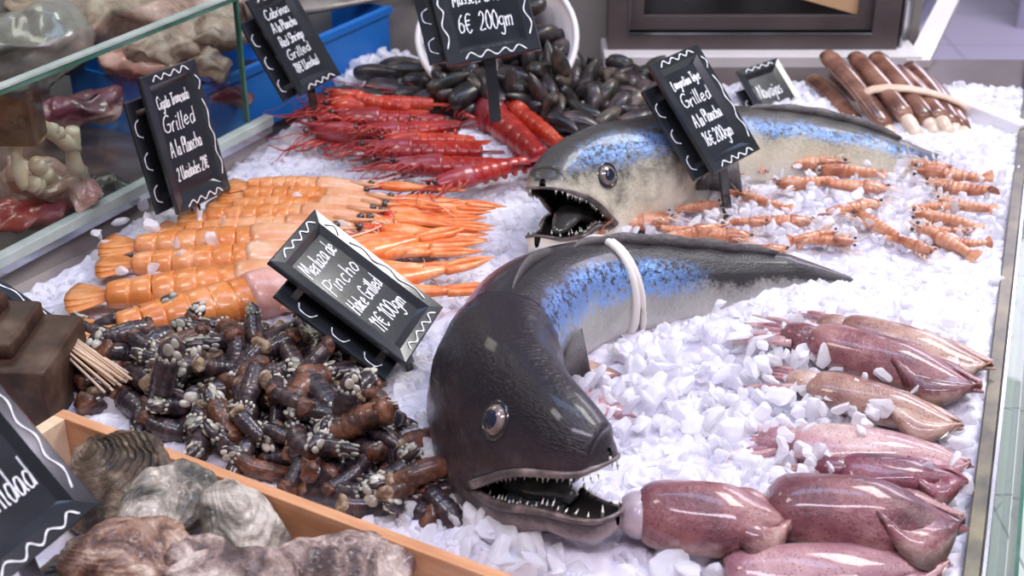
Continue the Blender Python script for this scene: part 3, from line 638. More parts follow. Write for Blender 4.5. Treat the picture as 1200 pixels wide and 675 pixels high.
    # eyes
    for sd in (1, -1):
        a = .52; xe = .088; y, z = side(xe, a, 1); pc = Vector(w2(xe, sd*y, z)); y2, z2 = side(xe, a+.12, 1); x3 = xe+.012; y3, z3 = side(x3, a, 1)
        t1 = Vector(w2(xe, sd*y2, z2))-pc; t2 = Vector(w2(x3, sd*y3, z3))-pc; nrm = t1.cross(t2).normalized()
        out = pc-Vector(w2(xe, 0, z-.01)); nrm = nrm if nrm.dot(out) > 0 else -nrm
        rot = nrm.to_track_quat('Z', 'Y'); r = .0152*sc
        e = part('eye', ell((0, 0, 0), (r*.80, r*.80, r*.42), 24, 12), M['silver'], root); e.rotation_mode = 'QUATERNION'; e.rotation_quaternion = rot; e.location = pc-c0-nrm*r*.06
        th = np.arange(29)*2*PI/28; part('socket', tube(np.c_[np.cos(th)*r*.90, np.sin(th)*r*.90, 0*th-r*.02], r*.14, 8, caps=False), M['socket'], e)
        part('pupil', ell((0, 0, r*.20), (r*.60, r*.60, r*.23), 20, 10), M['pupil'], e)
    # pectoral fins, first back fin, tail fin
    for sd in (1, -1):
        R = []
        for i in range(9):
            x = .225+.010*i; y, z = side(x, .12, 1); wdt = .004+.017*math.sin(PI*min(1, i/7.5)*.62)
            a1 = np.array(w2(x, sd*(y+.002+.0008*i), z-.012)); u = np.array(w2(x, sd*(y+.002), z-.012+wdt))-a1; c = a1; R.append([c-u, c+(np.array(w2(x, sd*(y+.004), z-.012))-a1), c+u, c])
        part('pectoral_fin', loft(R), M['fin'], root).location = -c0
    R = []
    for i in range(12):
        x = .235+.010*i; hgt = .012*math.sin(PI*(i+.5)/12)**.6; zz = zt(x)
        R.append([w2(x, .0018, zz-.004), w2(x+.006, .0006, zz+hgt), w2(x+.006, -.0006, zz+hgt), w2(x, -.0018, zz-.004)])
    part('dorsal_fin', loft(R), M['fin'], root).location = -c0
    if Lt > .5:
        R = []
        for i in range(24):
            x = .38+(Lt-.50)*i/23; hgt = .010*math.sin(PI*(i+.5)/24)**.4; zz = zt(x)
            R.append([w2(x, .0018, zz-.004), w2(x+.008, .0006+.003*math.sin(i*1.3), zz+hgt), w2(x+.008, -.0006+.003*math.sin(i*1.3), zz+hgt), w2(x, -.0018, zz-.004)])
        part('dorsal_fin', loft(R), M['fin'], root).location = -c0
    return root, w2, zt, zb, hw, Lt, c0, root

def topline(pp): return [P(x, y, z) for x, y, z in pp]
t1 = topline([(720, 528, .094), (670, 475, .119), (622, 424, .129), (588, 383, .128), (588, 342, .117), (632, 304, .100), (700, 287, .080), (770, 288, .063), (850, 294, .046), (940, 302, .030), (1034, 322, .012)])
print('HAKE1', [tuple(round(a, 3) for a in p) for p in t1])
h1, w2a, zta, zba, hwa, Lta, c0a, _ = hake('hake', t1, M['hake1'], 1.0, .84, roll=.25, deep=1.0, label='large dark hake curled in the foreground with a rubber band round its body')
t2 = topline([(634, 210, .090), (662, 172, .108), (705, 150, .112), (775, 140, .102), (850, 128, .082), (930, 132, .066), (1000, 146, .050), (1060, 166, .030), (1140, 176, .012)])
print('HAKE2', [tuple(round(a, 3) for a in p) for p in t2])
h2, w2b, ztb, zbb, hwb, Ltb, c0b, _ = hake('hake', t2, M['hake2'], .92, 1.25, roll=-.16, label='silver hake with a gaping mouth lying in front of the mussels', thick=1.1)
for i in range(len(t1)-1): cap(t1[i], t1[i+1], .042 if i < 2 else .036 if i < 6 else .022-.004*(i-6))
for i in range(len(t2)-1): cap(t2[i], t2[i+1], .034 if i < 5 else .012)
# rubber band tight round the large hake
def ring_on(w2, x0, x1, hw, zt, zb, r, name, label, m, sc=1.0):
    C = []
    for k in range(41):
        a = 2*PI*k/40; x = x0+(x1-x0)*(.5-.5*math.sin(a)); y = (hw(x)+r*.5)*math.cos(a); z = (zt(x)+r*.5)*math.sin(a) if math.sin(a) > 0 else -(zb(x)-r*.5)*math.sin(a)
        C.append(w2(x, y, z))
    o = part(name, tube(np.array(C), r, 8, 1, caps=False), m); tag(o, label, 'rubber band'); return o
ring_on(w2a, .43, .45, hwa, zta, zba, .0042, 'rubber_band', 'cream rubber band stretched round the tail half of the dark hake', M['band'])
ring_on(w2a, .437, .475, hwa, zta, zba, .0034, 'rubber_band', 'second loop of the cream rubber band on the dark hake', M['band'])

# ------------------------------------------------------------ prawns, langoustines
def bend(V, k):
    V = np.array(V, float)
    if abs(k) < 1e-6: return V
    x = V[:, 0]; y = V[:, 1]; m_ = x < 0; R = 1/k; a = x*k
    V[m_, 0] = (np.sin(a)*(R-y))[m_]; V[m_, 1] = (R-(R-y)*np.cos(a))[m_]; return V
def shrimp(name, label, group, cat, p_head, p_tail, kind, z=.012, k=0.0, roll=0.0, L=None, seed=0, wid=1.0, pitch=0.0):
    a = P(*p_head, z); b = P(*p_tail, z); d = a-b; LL = L or d.length; r = np.random.default_rng(seed); ang = math.atan2(d.y, d.x)
    T = {'lang': (M['lang'], M['langc'], M['langleg'], M['langleg']), 'red': (M['red'], M['redc'], M['redleg'], M['redleg']),
         'redor': (M['redor'], M['redor'], M['redleg'], M['redleg']), 'small': (M['shr'], M['shrc'], M['shrleg'], M['shrleg']), 'pink': (M['lang'], M['langp'], M['langp'], M['langleg'])}[kind]
    ma, mc, ml, mt = T; lang = kind in ('lang', 'pink')
    xa, xh = -.56*LL, .42*LL; j = 0
    mid = b+d*.58; root = empty(name, mid, (Matrix.Rotation(ang, 4, 'Z')@Matrix.Rotation(pitch, 4, 'Y')@Matrix.Rotation(roll, 4, 'X')).to_quaternion()); tag(root, label, cat, group)
    ra = LL*(.083 if lang else .072)*wid; fy = 1.0 if lang else .78; fz = .82 if lang else 1.05
    # abdomen: six overlapping rings
    R = []; NS = 6
    x0, x1 = xa*.80, .012*LL
    for s in range(NS):
        xs0 = x0+(x1-x0)*s/NS; xs1 = x0+(x1-x0)*(s+1)/NS
        for q, g in ((0, .95), (.10, 1.03), (.45, 1.055), (.85, 1.06), (.98, 1.04), (1.0, .96)):
            x = xs0+(xs1-xs0)*q; u = (x-x0)/(x1-x0); rr = ra*(.62+.38*min(1, u*1.5)**.8)*g
            th = np.arange(16)*2*PI/16; yy = rr*fy*np.cos(th); zz = rr*fz*np.sin(th); zz = np.where(zz < -rr*.45, -rr*.45+(zz+rr*.45)*.35, zz)
            R.append(np.stack([np.full(16, x)-.10*(x1-x0)/NS*np.sin(th)*0, yy, zz], 1)+r.normal(0, ra*.012, (16, 3)))
    V, Fc = loft(R); part('abdomen', (bend(V, k/LL), Fc), ma, root)
    # tail fan
    parts_ = []
    for i, an in enumerate((-.5, -.24, 0, .24, .5)):
        n = 7; RR = []
        for q in range(n):
            t = q/(n-1); l = t*LL*.155; wdt = LL*(.010+.024*math.sin(PI*min(1, t*.62+.12))); cx, cy = x0-l*math.cos(an)+.003, l*math.sin(an)*1.25
            th = np.arange(8)*2*PI/8; nx, ny = math.sin(an), math.cos(an)
            RR.append(np.stack([cx+nx*wdt*np.cos(th), cy+ny*wdt*np.cos(th), LL*(.0085*(1-.7*t))*np.sin(th)+LL*.004*(2-abs(i-2))], 1))
        parts_.append(loft(RR))
    V, Fc = merge(parts_); part('tail_fan', (bend(V, k/LL), Fc), mc if kind == 'red' else ma, root)
    # carapace
    R = []; rc = ra*(1.12 if lang else 1.22)
    for t in np.linspace(0, 1, 13):
        x = -.01*LL+(.30*LL)*t; prof = (1-(t**2.6)*.62)*(1 if t > .02 else .93); rr = rc*prof
        th = np.arange(18)*2*PI/18; yy = rr*fy*np.cos(th); zz = rr*fz*np.sin(th)*(1+.06*(np.sin(th) > .8)); zz = np.where(zz < -rr*.55, -rr*.55+(zz+rr*.55)*.3, zz)
        gr = 1-.05*math.exp(-((t-.42)/.05)**2); R.append(np.stack([np.full(18, x), yy*gr, zz*gr+rc*.10*t], 1))
    V1 = loft(R); ros = tube([(.20*LL, 0, rc*fz*.75), (.31*LL, 0, rc*fz*.62), (.40*LL, 0, rc*fz*.85 if not lang else rc*fz*.7)], [ra*.2, ra*.14, ra*.02], 6, 1.3)
    mv = merge([V1, ros]); part('carapace', mv, mc, root)
    for sd in (1, -1):
        e = part('eye', ell((.315*LL, sd*rc*fy*.62, rc*fz*.52), (ra*.26,)*3, 12, 8), M['eyeblk'], root)
        # antennae
        n = {'small': 1, 'red': 3, 'redor': 3}.get(kind, 2)
        for q in range(n):
            c = [np.array((.29*LL, sd*rc*.35, rc*.1))]; dirx = np.array((1, sd*r.uniform(.1, .8), r.uniform(.1, .5)))
            for s in range(6):
                dirx = dirx+np.array((r.normal(-.12, .2), r.normal(sd*.12, .3), -.22)); dirx /= np.linalg.norm(dirx); nx = c[-1]+dirx*LL*(.10 if q == 0 else .06)*(1.25 if kind == 'red' else 1)
                nx[2] = max(nx[2], -z*.3-.001); c.append(nx)
            part('antenna', tube(cr(c, 4), [LL*.006, LL*.0035, LL*.002], 5), ml, root)
        nl = 4 if lang else 5 if kind == 'small' else 7
        for q in range(nl):
            xl_ = LL*(.06+(.045 if kind != 'red' else .034)*q); le = LL*(.16+.03*q)*(1 if kind != 'small' else 1.1); fwd = r.uniform(.2, 1.1) if not lang else .8+.2*q
            c = [(xl_, sd*rc*fy*.4, -rc*fz*.35), (xl_+le*.25*fwd, sd*(rc*fy+le*.22), -rc*fz*.1+le*.1*r.uniform(0, 1)), (xl_+le*.6*fwd, sd*(rc*fy*.8+le*.3), -rc*fz*.2-le*.05), (xl_+le*fwd, sd*(rc*fy*.6+le*r.uniform(.1, .45)), -rc*fz*.45)]
            part('leg', tube(cr(c, 3), [LL*.011, LL*.009, LL*.006, LL*.003], 6), ml, root)
        if lang:
            spread = r.uniform(.02, .12); cl = LL*r.uniform(.48, .58)
            c = [(.22*LL, sd*rc*.55, -rc*.2), (.30*LL, sd*(rc*1.0), -rc*.05), (.38*LL, sd*(rc*(1.0+spread*3)), 0)]
            arm = part('claw_arm', tube(cr(c, 4), [ra*.26, ra*.30, ra*.36], 8), M['langred'], root)
            x3 = .375*LL; y3 = sd*(rc*(1.0+spread*3)); RR = []
            for t in np.linspace(0, 1, 12):
                wd_ = ra*(.42+.18*math.sin(PI*min(1, t*1.6)))*(1 if t < .6 else 1-(t-.6)*1.2); bx = 1+.08*math.sin(t*34)
                th = np.arange(10)*2*PI/10; RR.append(np.stack([np.full(10, x3+cl*.62*t), y3+sd*spread*cl*t+wd_*np.cos(th)*bx, wd_*.72*np.sin(th)*bx], 1))
            pc = part('claw', loft(RR), M['langclaw'], root)
            ex, ey = x3+cl*.60, y3+sd*spread*cl
            for f_ in (1, -1):
                c = [(ex, ey+f_*ra*.17, 0), (ex+cl*.2, ey+f_*ra*.24, 0), (ex+cl*.40, ey+f_*ra*.02, 0)]
                part('pincer', tube(cr(c, 4), [ra*.17, ra*.15, ra*.02], 7), M['langclaw'], pc)
    # small swimming legs under the tail
    if kind in ('red', 'redor'):
        for q in range(5):
            xq = x0+(x1-x0)*(q+.5)/NS; v, f = ell((xq, 0, -ra*fz*.55), (LL*.02, ra*.5, LL*.03), 8, 6); part('swimmeret', (bend(v, k/LL), f), ml, root)
    cap(P(*p_head, 0), P(*p_tail, 0), ra*.85)
    return root
LG = 'large orange langoustines in a row'
for i, (hd, tl, z, k, kd, lb, wd_) in enumerate([
    ((425, 318), (92, 400), .026, .25, 'pink', 'large orange langoustine with a pink head, nearest the goose barnacles', 1.12),
    ((420, 322), (80, 352), .022, .08, 'lang', 'second langoustine from the goose barnacles, tail furthest left', 1.05),
    ((420, 300), (116, 312), .020, .05, 'lang', 'third langoustine from the goose barnacles in the orange row', .92),
    ((425, 280), (120, 290), .020, .03, 'lang', 'fourth langoustine from the goose barnacles, tail against the steel side', .92),
    ((450, 268), (183, 272), .020, .02, 'lang', 'fifth langoustine from the goose barnacles in the orange row', .88),
    ((462, 258), (212, 254), .022, -.02, 'lang', 'sixth langoustine, tail just under the Cigala price sign', .92),
    ((475, 250), (245, 240), .024, -.05, 'lang', 'seventh langoustine, tail beside the foot of the Cigala price sign', .90),
    ((478, 244), (262, 224), .026, -.30, 'lang', 'eighth langoustine, second from the red prawns', .90),
    ((452, 226), (270, 212), .030, -.45, 'lang', 'langoustine at the far end of the orange row next to the red prawns', .90)]):
    shrimp('langoustine', lb, LG, 'langoustine', hd, tl, kd, z, k, seed=20+i, wid=wd_)
RG = 'red prawns in a heap'
for i, (hd, tl, z, k, kd, rl, lb) in enumerate([
    ((365, 128), (530, 122), .034, .5, 'redor', .3, 'orange red prawn at the back of the heap nearest the blue crate'),
    ((372, 140), (545, 146), .030, .4, 'red', .5, 'red prawn second from the back with a violet sheen on its head'),
    ((345, 152), (520, 172), .026, .3, 'red', -.4, 'red prawn with its feelers furthest left over the ice'),
    ((405, 178), (590, 180), .026, .4, 'red', .5, 'red prawn in the middle of the heap, head over the ice'),
    ((432, 168), (575, 165), .034, .5, 'redor', .2, 'red prawn on top in the middle of the heap'),
    ((442, 198), (622, 196), .028, .3, 'red', .6, 'red prawn lying just behind the nearest one of the heap'),
    ((492, 226), (632, 186), .030, .5, 'red', .4, 'nearest red prawn of the heap, violet head pointing at the langoustines'),
    ((400, 160), (560, 150), .040, .5, 'red', .8, 'red prawn lying crosswise over the back half of the heap'),
    ((372, 112), (500, 132), .040, .3, 'redor', .1, 'red prawn at the very back, its head against the price sign'),
    ((535, 108), (655, 200), .024, .15, 'red', .2, 'thick red prawn lying apart on the right, closer to the red heap'),
    ((572, 112), (672, 178), .028, .1, 'redor', -.2, 'thick red prawn lying apart, closer to the silver hake')]):
    shrimp('red_prawn', lb, RG, 'prawn', hd, tl, kd, z, k, rl, seed=50+i, wid=.95 if i >= 9 else 1.0)
sm = [(870, 205, 770, 222), (765, 235, 700, 275), (800, 262, 690, 262), (860, 270, 750, 285), (745, 285, 680, 283), (905, 262, 840, 258), (1000, 195, 905, 190), (900, 218, 985, 214), (890, 282, 800, 272),
      (850, 240, 780, 246), (1062, 198, 1165, 212), (1075, 215, 1172, 230), (1060, 252, 1155, 262), (1090, 235, 1170, 248), (1095, 280, 1165, 290), (960, 262, 880, 258), (1010, 285, 930, 278), (1050, 225, 960, 215), (1065, 265, 1150, 300), (860, 228, 930, 246), (995, 250, 1060, 282), (950, 200, 1040, 204), (790, 250, 730, 262), (830, 275, 765, 268), (725, 262, 685, 280), (900, 205, 870, 190), (1040, 240, 960, 250), (1120, 200, 1060, 190), (1130, 245, 1065, 240), (1100, 300, 1040, 275), (930, 295, 860, 292), (985, 272, 920, 282), (885, 232, 835, 222), (1140, 275, 1080, 268)]
for i, (a, b, c, d) in enumerate(sm):
    far = 'at the right end by the steel rail' if a > 1040 else ('between the two hakes' if a < 920 else 'in the ice behind the dark hake')
    o = shrimp('small_prawn', 'small pale orange prawn half buried '+far, 'small prawns '+far, 'prawn', (a, b), (c, d), 'small', .017, rng.uniform(-.9, .9), rng.uniform(-1.2, 1.2), seed=80+i, wid=1.3)

# ------------------------------------------------------------ squids
def squid(label, p0, p1, r, m, z=.02, fin=True, wav=.3, open_=False, seed=0, flat=.7, tent=True, roll=0):
    """p0 open end of the mantle, p1 its pointed tip"""
    a = P(*p0, z); b = P(*p1, z); d = b-a; L = d.length; ang = math.atan2(d.y, d.x); root = empty('squid', (a+b)/2, (Matrix.Rotation(ang, 4, 'Z')@Matrix.Rotation(roll, 4, 'X')).to_quaternion()); tag(root, label, 'squid', 'raw squid on the ice')
    C = []; R = []
    for t in np.linspace(0, 1, 26):
        x = (t-.5)*L; rr = r*(.86+.2*math.sin(PI*min(1, t*1.3)))*(1-.35*math.exp(-t*26))*(1 if t < .5 else max(.04, 1-((t-.5)/.5)**1.9)); th = np.arange(20)*2*PI/20
        wob = 1+.05*np.sin(3*th+t*5+seed)+.03*np.sin(7*th+t*11)
        R.append(np.stack([np.full(20, x), rr*wob*np.cos(th)+r*.12*math.sin(t*4+seed), flat*rr*wob*np.sin(th)], 1))
    part('mantle', loft(R), m, root)
    if fin:
        for sd in (1, -1):
            RR = []
            for t in np.linspace(0, 1, 12):
                x = (.02+.46*t)*L; wd_ = r*1.15*math.sin(PI*t**1.2)+.001; y0 = sd*r*(.55*(1-t)+.05); z0 = r*flat*.62*(1-t*.7)
                zz = z0+r*.16*math.sin(t*9+seed*2)*wav; o = np.array((x, y0, zz)); e = np.array((x-.02*L, y0+sd*wd_, z0-wd_*.45+r*.2*math.sin(t*13+seed)*wav)); md = (o+e)/2+np.array((0, 0, r*.12))
                RR.append([o+(0, 0, .0012), md+(0, 0, .0012), e, md-(0, 0, .0012), o-(0, 0, .0012)])
            part('fin', loft(RR), m, root)
    if open_:
        R = []
        for t in np.linspace(0, 1, 8):
            th = np.arange(16)*2*PI/16; rr = r*.70*math.sqrt(max(.02, 1-t**2)); R.append(np.stack([np.full(16, -.5*L+.004-t*.020), rr*np.cos(th), flat*rr*np.sin(th)], 1))
        part('mantle_lining', loft(R), M['squidw'], root)
    if tent:
        v, f = ell((-.5*L-.004, 0, 0), (r*.9, r*.6, r*.5), 12, 8); hd = part('head', (v, f), m, root)
        rr = np.random.default_rng(seed)
        for q in range(6):
            y = (q-2.5)*r*.22; c = [(-.5*L-r*.4, y, 0), (-.5*L-r*1.5, y*1.6+rr.normal()*.003, -.004), (-.5*L-r*2.6, y*2.2+rr.normal()*.006, -.012)]
            part('tentacle', tube(cr(c, 4), [r*.16, r*.11, r*.03], 7), M['squidp'], root)
    cap(P(*p0), P(*p1), r*.8)
    return root
squid('biggest maroon squid at the bottom right, its tip against the steel rail', (900, 600), (1135, 617), .033, M['squid'], .026, seed=1, tent=False, flat=.85)
squid('maroon squid with a pale open end, snout to snout with the dark hake', (746, 603), (938, 612), .029, M['squid'], .030, seed=2, open_=True, tent=False, flat=.85)
squid('pink squid cut off by the bottom edge of the picture', (850, 672), (1118, 664), .024, M['squidp'], .014, seed=3, tent=False)
squid('dark wine coloured squid in front of the pink one by the rail', (985, 550), (1138, 566), .019, M['squidd'], .022, seed=4, wav=.8)
squid('pale pink squid behind the dark wine coloured one', (925, 520), (1142, 548), .026, M['squidp'], .008, seed=5)
squid('slim tan squid in the middle of the right side, tip free of the ice', (950, 450), (1133, 504), .021, M['squidb'], .016, seed=6)
squid('plump speckled squid lying in front of the furthest one', (948, 398), (1155, 458), .027, M['squid'], .022, seed=7)
squid('furthest squid, half hidden behind the plump speckled one', (985, 384), (1168, 432), .022, M['squidb'], .018, seed=8)
squid('small squid nearly covered by ice in the bend of the dark hake', (640, 436), (732, 440), .016, M['squidb'], .004, seed=9, fin=False, tent=False)
squid('small pink squid in the ice close above the head of the dark hake', (655, 470), (745, 490), .017, M['squidp'], .002, seed=10, fin=False, tent=False)

# ------------------------------------------------------------ mussels, white bucket
def mussel_mesh(seed, m):
    r = np.random.default_rng(seed); L = .058*r.uniform(.9, 1.1); W = .014; H = .011; R = []
    for t in np.linspace(0, 1, 15):
        x = (t-.5)*L; wd_ = W*(math.sin(PI*min(1, .04+t*.96)**.75)**.7 if 0 < t < 1 else .05); th = np.arange(16)*2*PI/16
        ridge = 1+.0*th; yy = wd_*np.cos(th)*(1+.0*th)+.006*math.sin(t*PI)*.8; zz = H*(wd_/W)*np.sign(np.sin(th))*np.abs(np.sin(th))**.8
        zz = np.where(np.abs(np.sin(th)) < .1, 0, zz); R.append(np.stack([np.full(16, x), yy, zz], 1))
    V, Fc = loft(R); me = mk('mussel', V, Fc, m)
    return me
mm = [mussel_mesh(i, M['mus'] if i % 3 else M['musg']) for i in range(6)]
MLAB = {'ice': 'closed dark mussel in the loose heap spread on the ice at the back', 'bucket': 'closed dark mussel in the white bucket', 'left': 'dark mussel on the ice between the blue crate and the red prawns'}
MGR = {'ice': 'mussels heaped on the ice', 'bucket': 'mussels in the white bucket', 'left': 'mussels left of the white bucket'}
def mussel(p, key, sc=1.0, rot=None):
    o = ob('mussel', random.choice(mm), None, p, rot or Quaternion((random.gauss(0, 1), random.gauss(0, .35), random.gauss(0, .35), random.gauss(0, 1))).normalized()); o.scale = (sc,)*3
    tag(o, MLAB[key], 'mussel', MGR[key]); return o
placed = []
def try_place(px, py, z, mind):
    p = P(px, py, z)
    for q in placed:
        if (q-p).length < mind: return None
    placed.append(p); return p
cnt = 0
for _ in range(1500):
    u, v = random.random(), random.random(); px = 535+u*240; py = 80+v*72
    if px < 650 and py < 98: continue
    if py > 132+.12*(px-600)*.3 and px > 690: continue
    if px < 640 and py > 130-(640-px)*.35: continue
    for z in (.012, .032):
        p = try_place(px, py, z, .021)
        if p: mussel(p, 'ice', random.uniform(.8, 1.05)); cnt += 1; break
    if cnt > 95: break
for (px, py, z) in [(415, 112, .02), (440, 85, .03), (478, 82, .03), (455, 108, .025), (490, 112, .028), (510, 118, .03), (470, 78, .02), (425, 118, .03), (500, 95, .02), (530, 105, .03), (438, 122, .02), (520, 92, .045), (395, 118, .02)]:
    p = P(px, py, z); placed.append(p); mussel(p, 'left', 1.15, Quaternion((1, 0, 0), random.uniform(-.5, .5))@Quaternion((0, 0, 1), random.uniform(-.5, .6)))
cap(P(560, 120), P(770, 120), .10); cap(P(430, 120), P(520, 105), .02)
# bucket: tilted towards the viewer
bc = P(583, 68, .060); bt = empty('bucket', bc, Matrix.Rotation(math.radians(38), 3, 'X')@Matrix.Rotation(.1, 3, 'Z')); tag(bt, 'white plastic bucket tipped forward, spilling mussels', 'bucket')
R = []; rb0, rb1, bh = .066, .104, .13
for (t, rr) in ((0, rb0), (.5, (rb0+rb1)/2), (1, rb1), (1.0, rb1-.003), (.5, (rb0+rb1)/2-.003), (.03, rb0-.003)):
    th = np.arange(40)*2*PI/40; R.append(np.stack([rr*np.cos(th), rr*np.sin(th), np.full(40, (t-.62)*bh)], 1))
part('wall', loft(R), M['plastic'], bt)
th = np.arange(49)*2*PI/48
part('rim', tube(np.c_[rb1*np.cos(th), rb1*np.sin(th), np.full(49, .38*bh)+.006*np.sin(2*th+.6)], .0042, 8, caps=False), M['plastic'], bt)
part('bottom', ell((0, 0, -.62*bh), (rb0, rb0, .003), 32, 6), M['plastic'], bt)
Rb = Matrix.Rotation(math.radians(38), 3, 'X'); k = 0
for _ in range(900):
    rr = rb1*.84*math.sqrt(random.random()); a = random.uniform(0, 2*PI); zz = random.uniform(.0, .05)-.02*(rr/rb1)
    p = bc+Rb@Vector((rr*math.cos(a), rr*math.sin(a), zz))
    if any((q-p).length < .020 for q in placed): continue
    placed.append(p); mussel(p, 'bucket', random.uniform(.9, 1.15)); k += 1
    if k > 50: break
for _ in range(500):
    a = random.uniform(PI*1.22, PI*1.85); rr = rb1*random.uniform(.75, 1.02); p = bc+Rb@Vector((rr*math.cos(a), rr*math.sin(a), random.uniform(.045, .065)))
    if any((q-p).length < .018 for q in placed): continue
    placed.append(p); mussel(p, 'bucket', random.uniform(.9, 1.15)); k += 1
    if k > 80: break
print('mussels', cnt, k)

# ------------------------------------------------------------ razor clams tied with a band
RZ = [((968, 64), (1040, 150), .075, 0), ((1001, 66), (1062, 138), .085, 0), ((1026, 66), (1088, 142), .085, 0), ((1052, 82), (1103, 140), .080, .4), ((1082, 92), (1128, 152), .075, .8), ((1066, 78), (1118, 148), .065, .4), ((958, 92), (1010, 150), .05, .2), ((985, 84), (1050, 158), .05, .2), ((1020, 90), (1080, 160), .05, .4), ((1050, 100), (1112, 160), .045, .4)]
cents = []
for i, (a, b, z, tw) in enumerate(RZ):
    pa = PY(a[0], a[1], 1.80+.0*i); pb = PY(b[0], b[1], 1.665)
    if i >= 6: pa += Vector((0, .03, -.012)); pb += Vector((0, .03, -.006))
    d = pb-pa; L = d.length; rot = d.to_track_quat('X', 'Z'); root = empty('razor_clam', pa+d*.5, rot)
    w_ = ['thickest end of the fan', 'second from the left', 'third from the left', 'fourth from the left', 'rightmost', 'fifth from the left', 'lowest on the left', 'lower row, second', 'lower row, third', 'lower row, rightmost'][i]
    tag(root, 'brown razor clam in the banded bundle, '+(['front row, leftmost', 'front row, second from the left', 'front row, third from the left', 'front row, fourth from the left', 'front row, rightmost', 'front row, fifth from the left', 'back row, leftmost', 'back row, second from the left', 'back row, third from the left', 'back row, rightmost'][i]), 'razor clam', 'razor clams tied in a bundle')
    R = []
    for t in np.linspace(0, 1, 14):
        th = np.arange(18)*2*PI/18; rr = .0138*(1 if .03 < t < .97 else .82); R.append(np.stack([np.full(18, (t-.5)*L), rr*np.cos(th), .0105*rr/.0138*np.sin(th)+.004*math.sin(PI*t)], 1))
    part('shell', loft(R), M['razor'], root)
    fl = .030+.008*math.sin(i*2.1)
    part('foot', tube(cr([(L*.47, 0, 0), (L*.5+fl*.5, .002*math.sin(i), -.004), (L*.5+fl, .004*math.sin(i*3), -.010)], 5), [.0085, .0105, .009, .0105, .004], 12, .8), M['foot'], root)
    if i < 6: cents.append(pa+d*.66)
c = sum(cents, Vector())/len(cents); ax = (PY(1085, 142, 1.665)-PY(1026, 66, 1.80)).normalized(); sx = (cents[4]-cents[0]).normalized(); sz = ax.cross(sx).normalized()
if sz.z < 0: sz = -sz
hx = (cents[4]-cents[0]).length/2+.016; C = [c+sx*hx*math.cos(t)+sz*(.026*math.sin(t)-.006)+ax*.004*math.sin(2*t) for t in th]
o = part('rubber_band', tube(np.array([v[:] for v in C]), .0036, 8, 2.0, up=tuple(ax), caps=False), M['tanband']); tag(o, 'tan rubber band holding the bundle of razor clams', 'rubber band')
cap(P(990, 150), P(1120, 150), .05)

# ------------------------------------------------------------ goose barnacles
def barn_proto(seed):
    r = np.random.default_rng(seed); L = r.uniform(.026, .046); R0 = r.uniform(.0062, .0088); cur = r.normal(0, .25)
    C = cr([(-L/2, 0, 0), (-L*.15, cur*L*.3, 0), (L*.2, cur*L*.35, .001), (L/2, cur*L*.1, 0)], 6); n = len(C)
    rad = R0*(.85+.25*np.sin(np.linspace(.2, 2.6, n)))*(1+.05*np.sin(np.arange(n)*2.4))
    rust = seed in (1, 6, 9)
    st = mk('stalk', *tube(C, rad, 12), M['barnr'] if rust else M['barn'])
    v, f = ell((-L/2-.001, 0, 0), (R0*.8, R0*1.02, R0*1.02), 14, 9); ba = mk('base', disp(disp(v, .0030, 150, seed), .0012, 500, seed+3), f, M['barncrust'] if seed % 3 == 0 else M['barnr'])
    d = np.array((1, -cur*.4, 0)); d /= np.linalg.norm(d); tip = C[-1]
    R = []; cl = R0*2.1
    for t in np.linspace(0, 1, 10):
        th = np.arange(14)*2*PI/14; ww = R0*(1.0+.25*math.sin(PI*t))*(1-t**2.2*.9); R.append(np.stack([tip[0]+cl*t+0*th, tip[1]-cur*.4*cl*t+ww*.62*np.cos(th), ww*np.sin(th)], 1))
    hd = mk('head', *loft(R), M['barn'])
    pl = []
    for sd in (1, -1):   # large plates on each face
        for (tx, sz_, lx, lz) in ((.55, .25, .62, .42), (.38, -.5, .40, .34), (.95, -.1, .42, .30)):
            v, f = ell((0, 0, 0), (cl*lx*.5, R0*.20, R0*lz*1.25), 12, 7); v[:, 0] += (v[:, 2]*.35); v = v+np.array((tip[0]+cl*tx*.8, tip[1]-cur*.4*cl*tx*.8+sd*R0*.62*(1.12-.45*tx), R0*sz_)); pl.append((v, f))
    for q in range(11):  # ring of small plates
        a = 2*PI*q/11; s = R0*r.uniform(.16, .26); v, f = ell((tip[0]+r.uniform(-.1, .25)*R0, tip[1]+R0*.80*math.cos(a), R0*1.02*math.sin(a)), (s*1.3, s, s), 8, 5); pl.append((v, f))
    pm = mk('plates', *merge(pl), M['plate']); return st, ba, hd, pm, L
BP = [barn_proto(i) for i in range(12)]
def inpoly(x, y, poly):
    c = False; j = len(poly)-1
    for i in range(len(poly)):
        if (poly[i][1] > y) != (poly[j][1] > y) and x < (poly[j][0]-poly[i][0])*(y-poly[i][1])/(poly[j][1]-poly[i][1])+poly[i][0]: c = not c
        j = i
    return c
BPOLY = [(88, 392), (160, 398), (250, 402), (335, 405), (395, 418), (425, 455), (452, 490), (482, 520), (488, 560), (522, 590), (528, 612), (480, 618), (390, 588), (250, 533), (170, 503), (90, 470)]
BW = [P(x, y)[:2] for x, y in BPOLY]
bpl = []; nb = 0; xs_ = [p[0] for p in BW]; ys_ = [p[1] for p in BW]
def edge_d(x, y):
    return min(segdist(x, y, (BW[i][0], BW[i][1], BW[(i+1) % len(BW)][0], BW[(i+1) % len(BW)][1], 0)) for i in range(len(BW)))
def barnacle(p, q, i=None, sc=1.0):
    st, ba, hd, pm, L = BP[random.randrange(len(BP)) if i is None else i]
    r_ = empty('goose_barnacle', p, q); r_.scale = (sc,)*3; tag(r_, 'dark goose barnacle in the heap between the oyster crate and the hake', 'goose barnacle', 'goose barnacles in a heap')
    for nm, me in (('stalk', st), ('base', ba), ('head', hd), ('plates', pm)): ob(nm, me, r_)
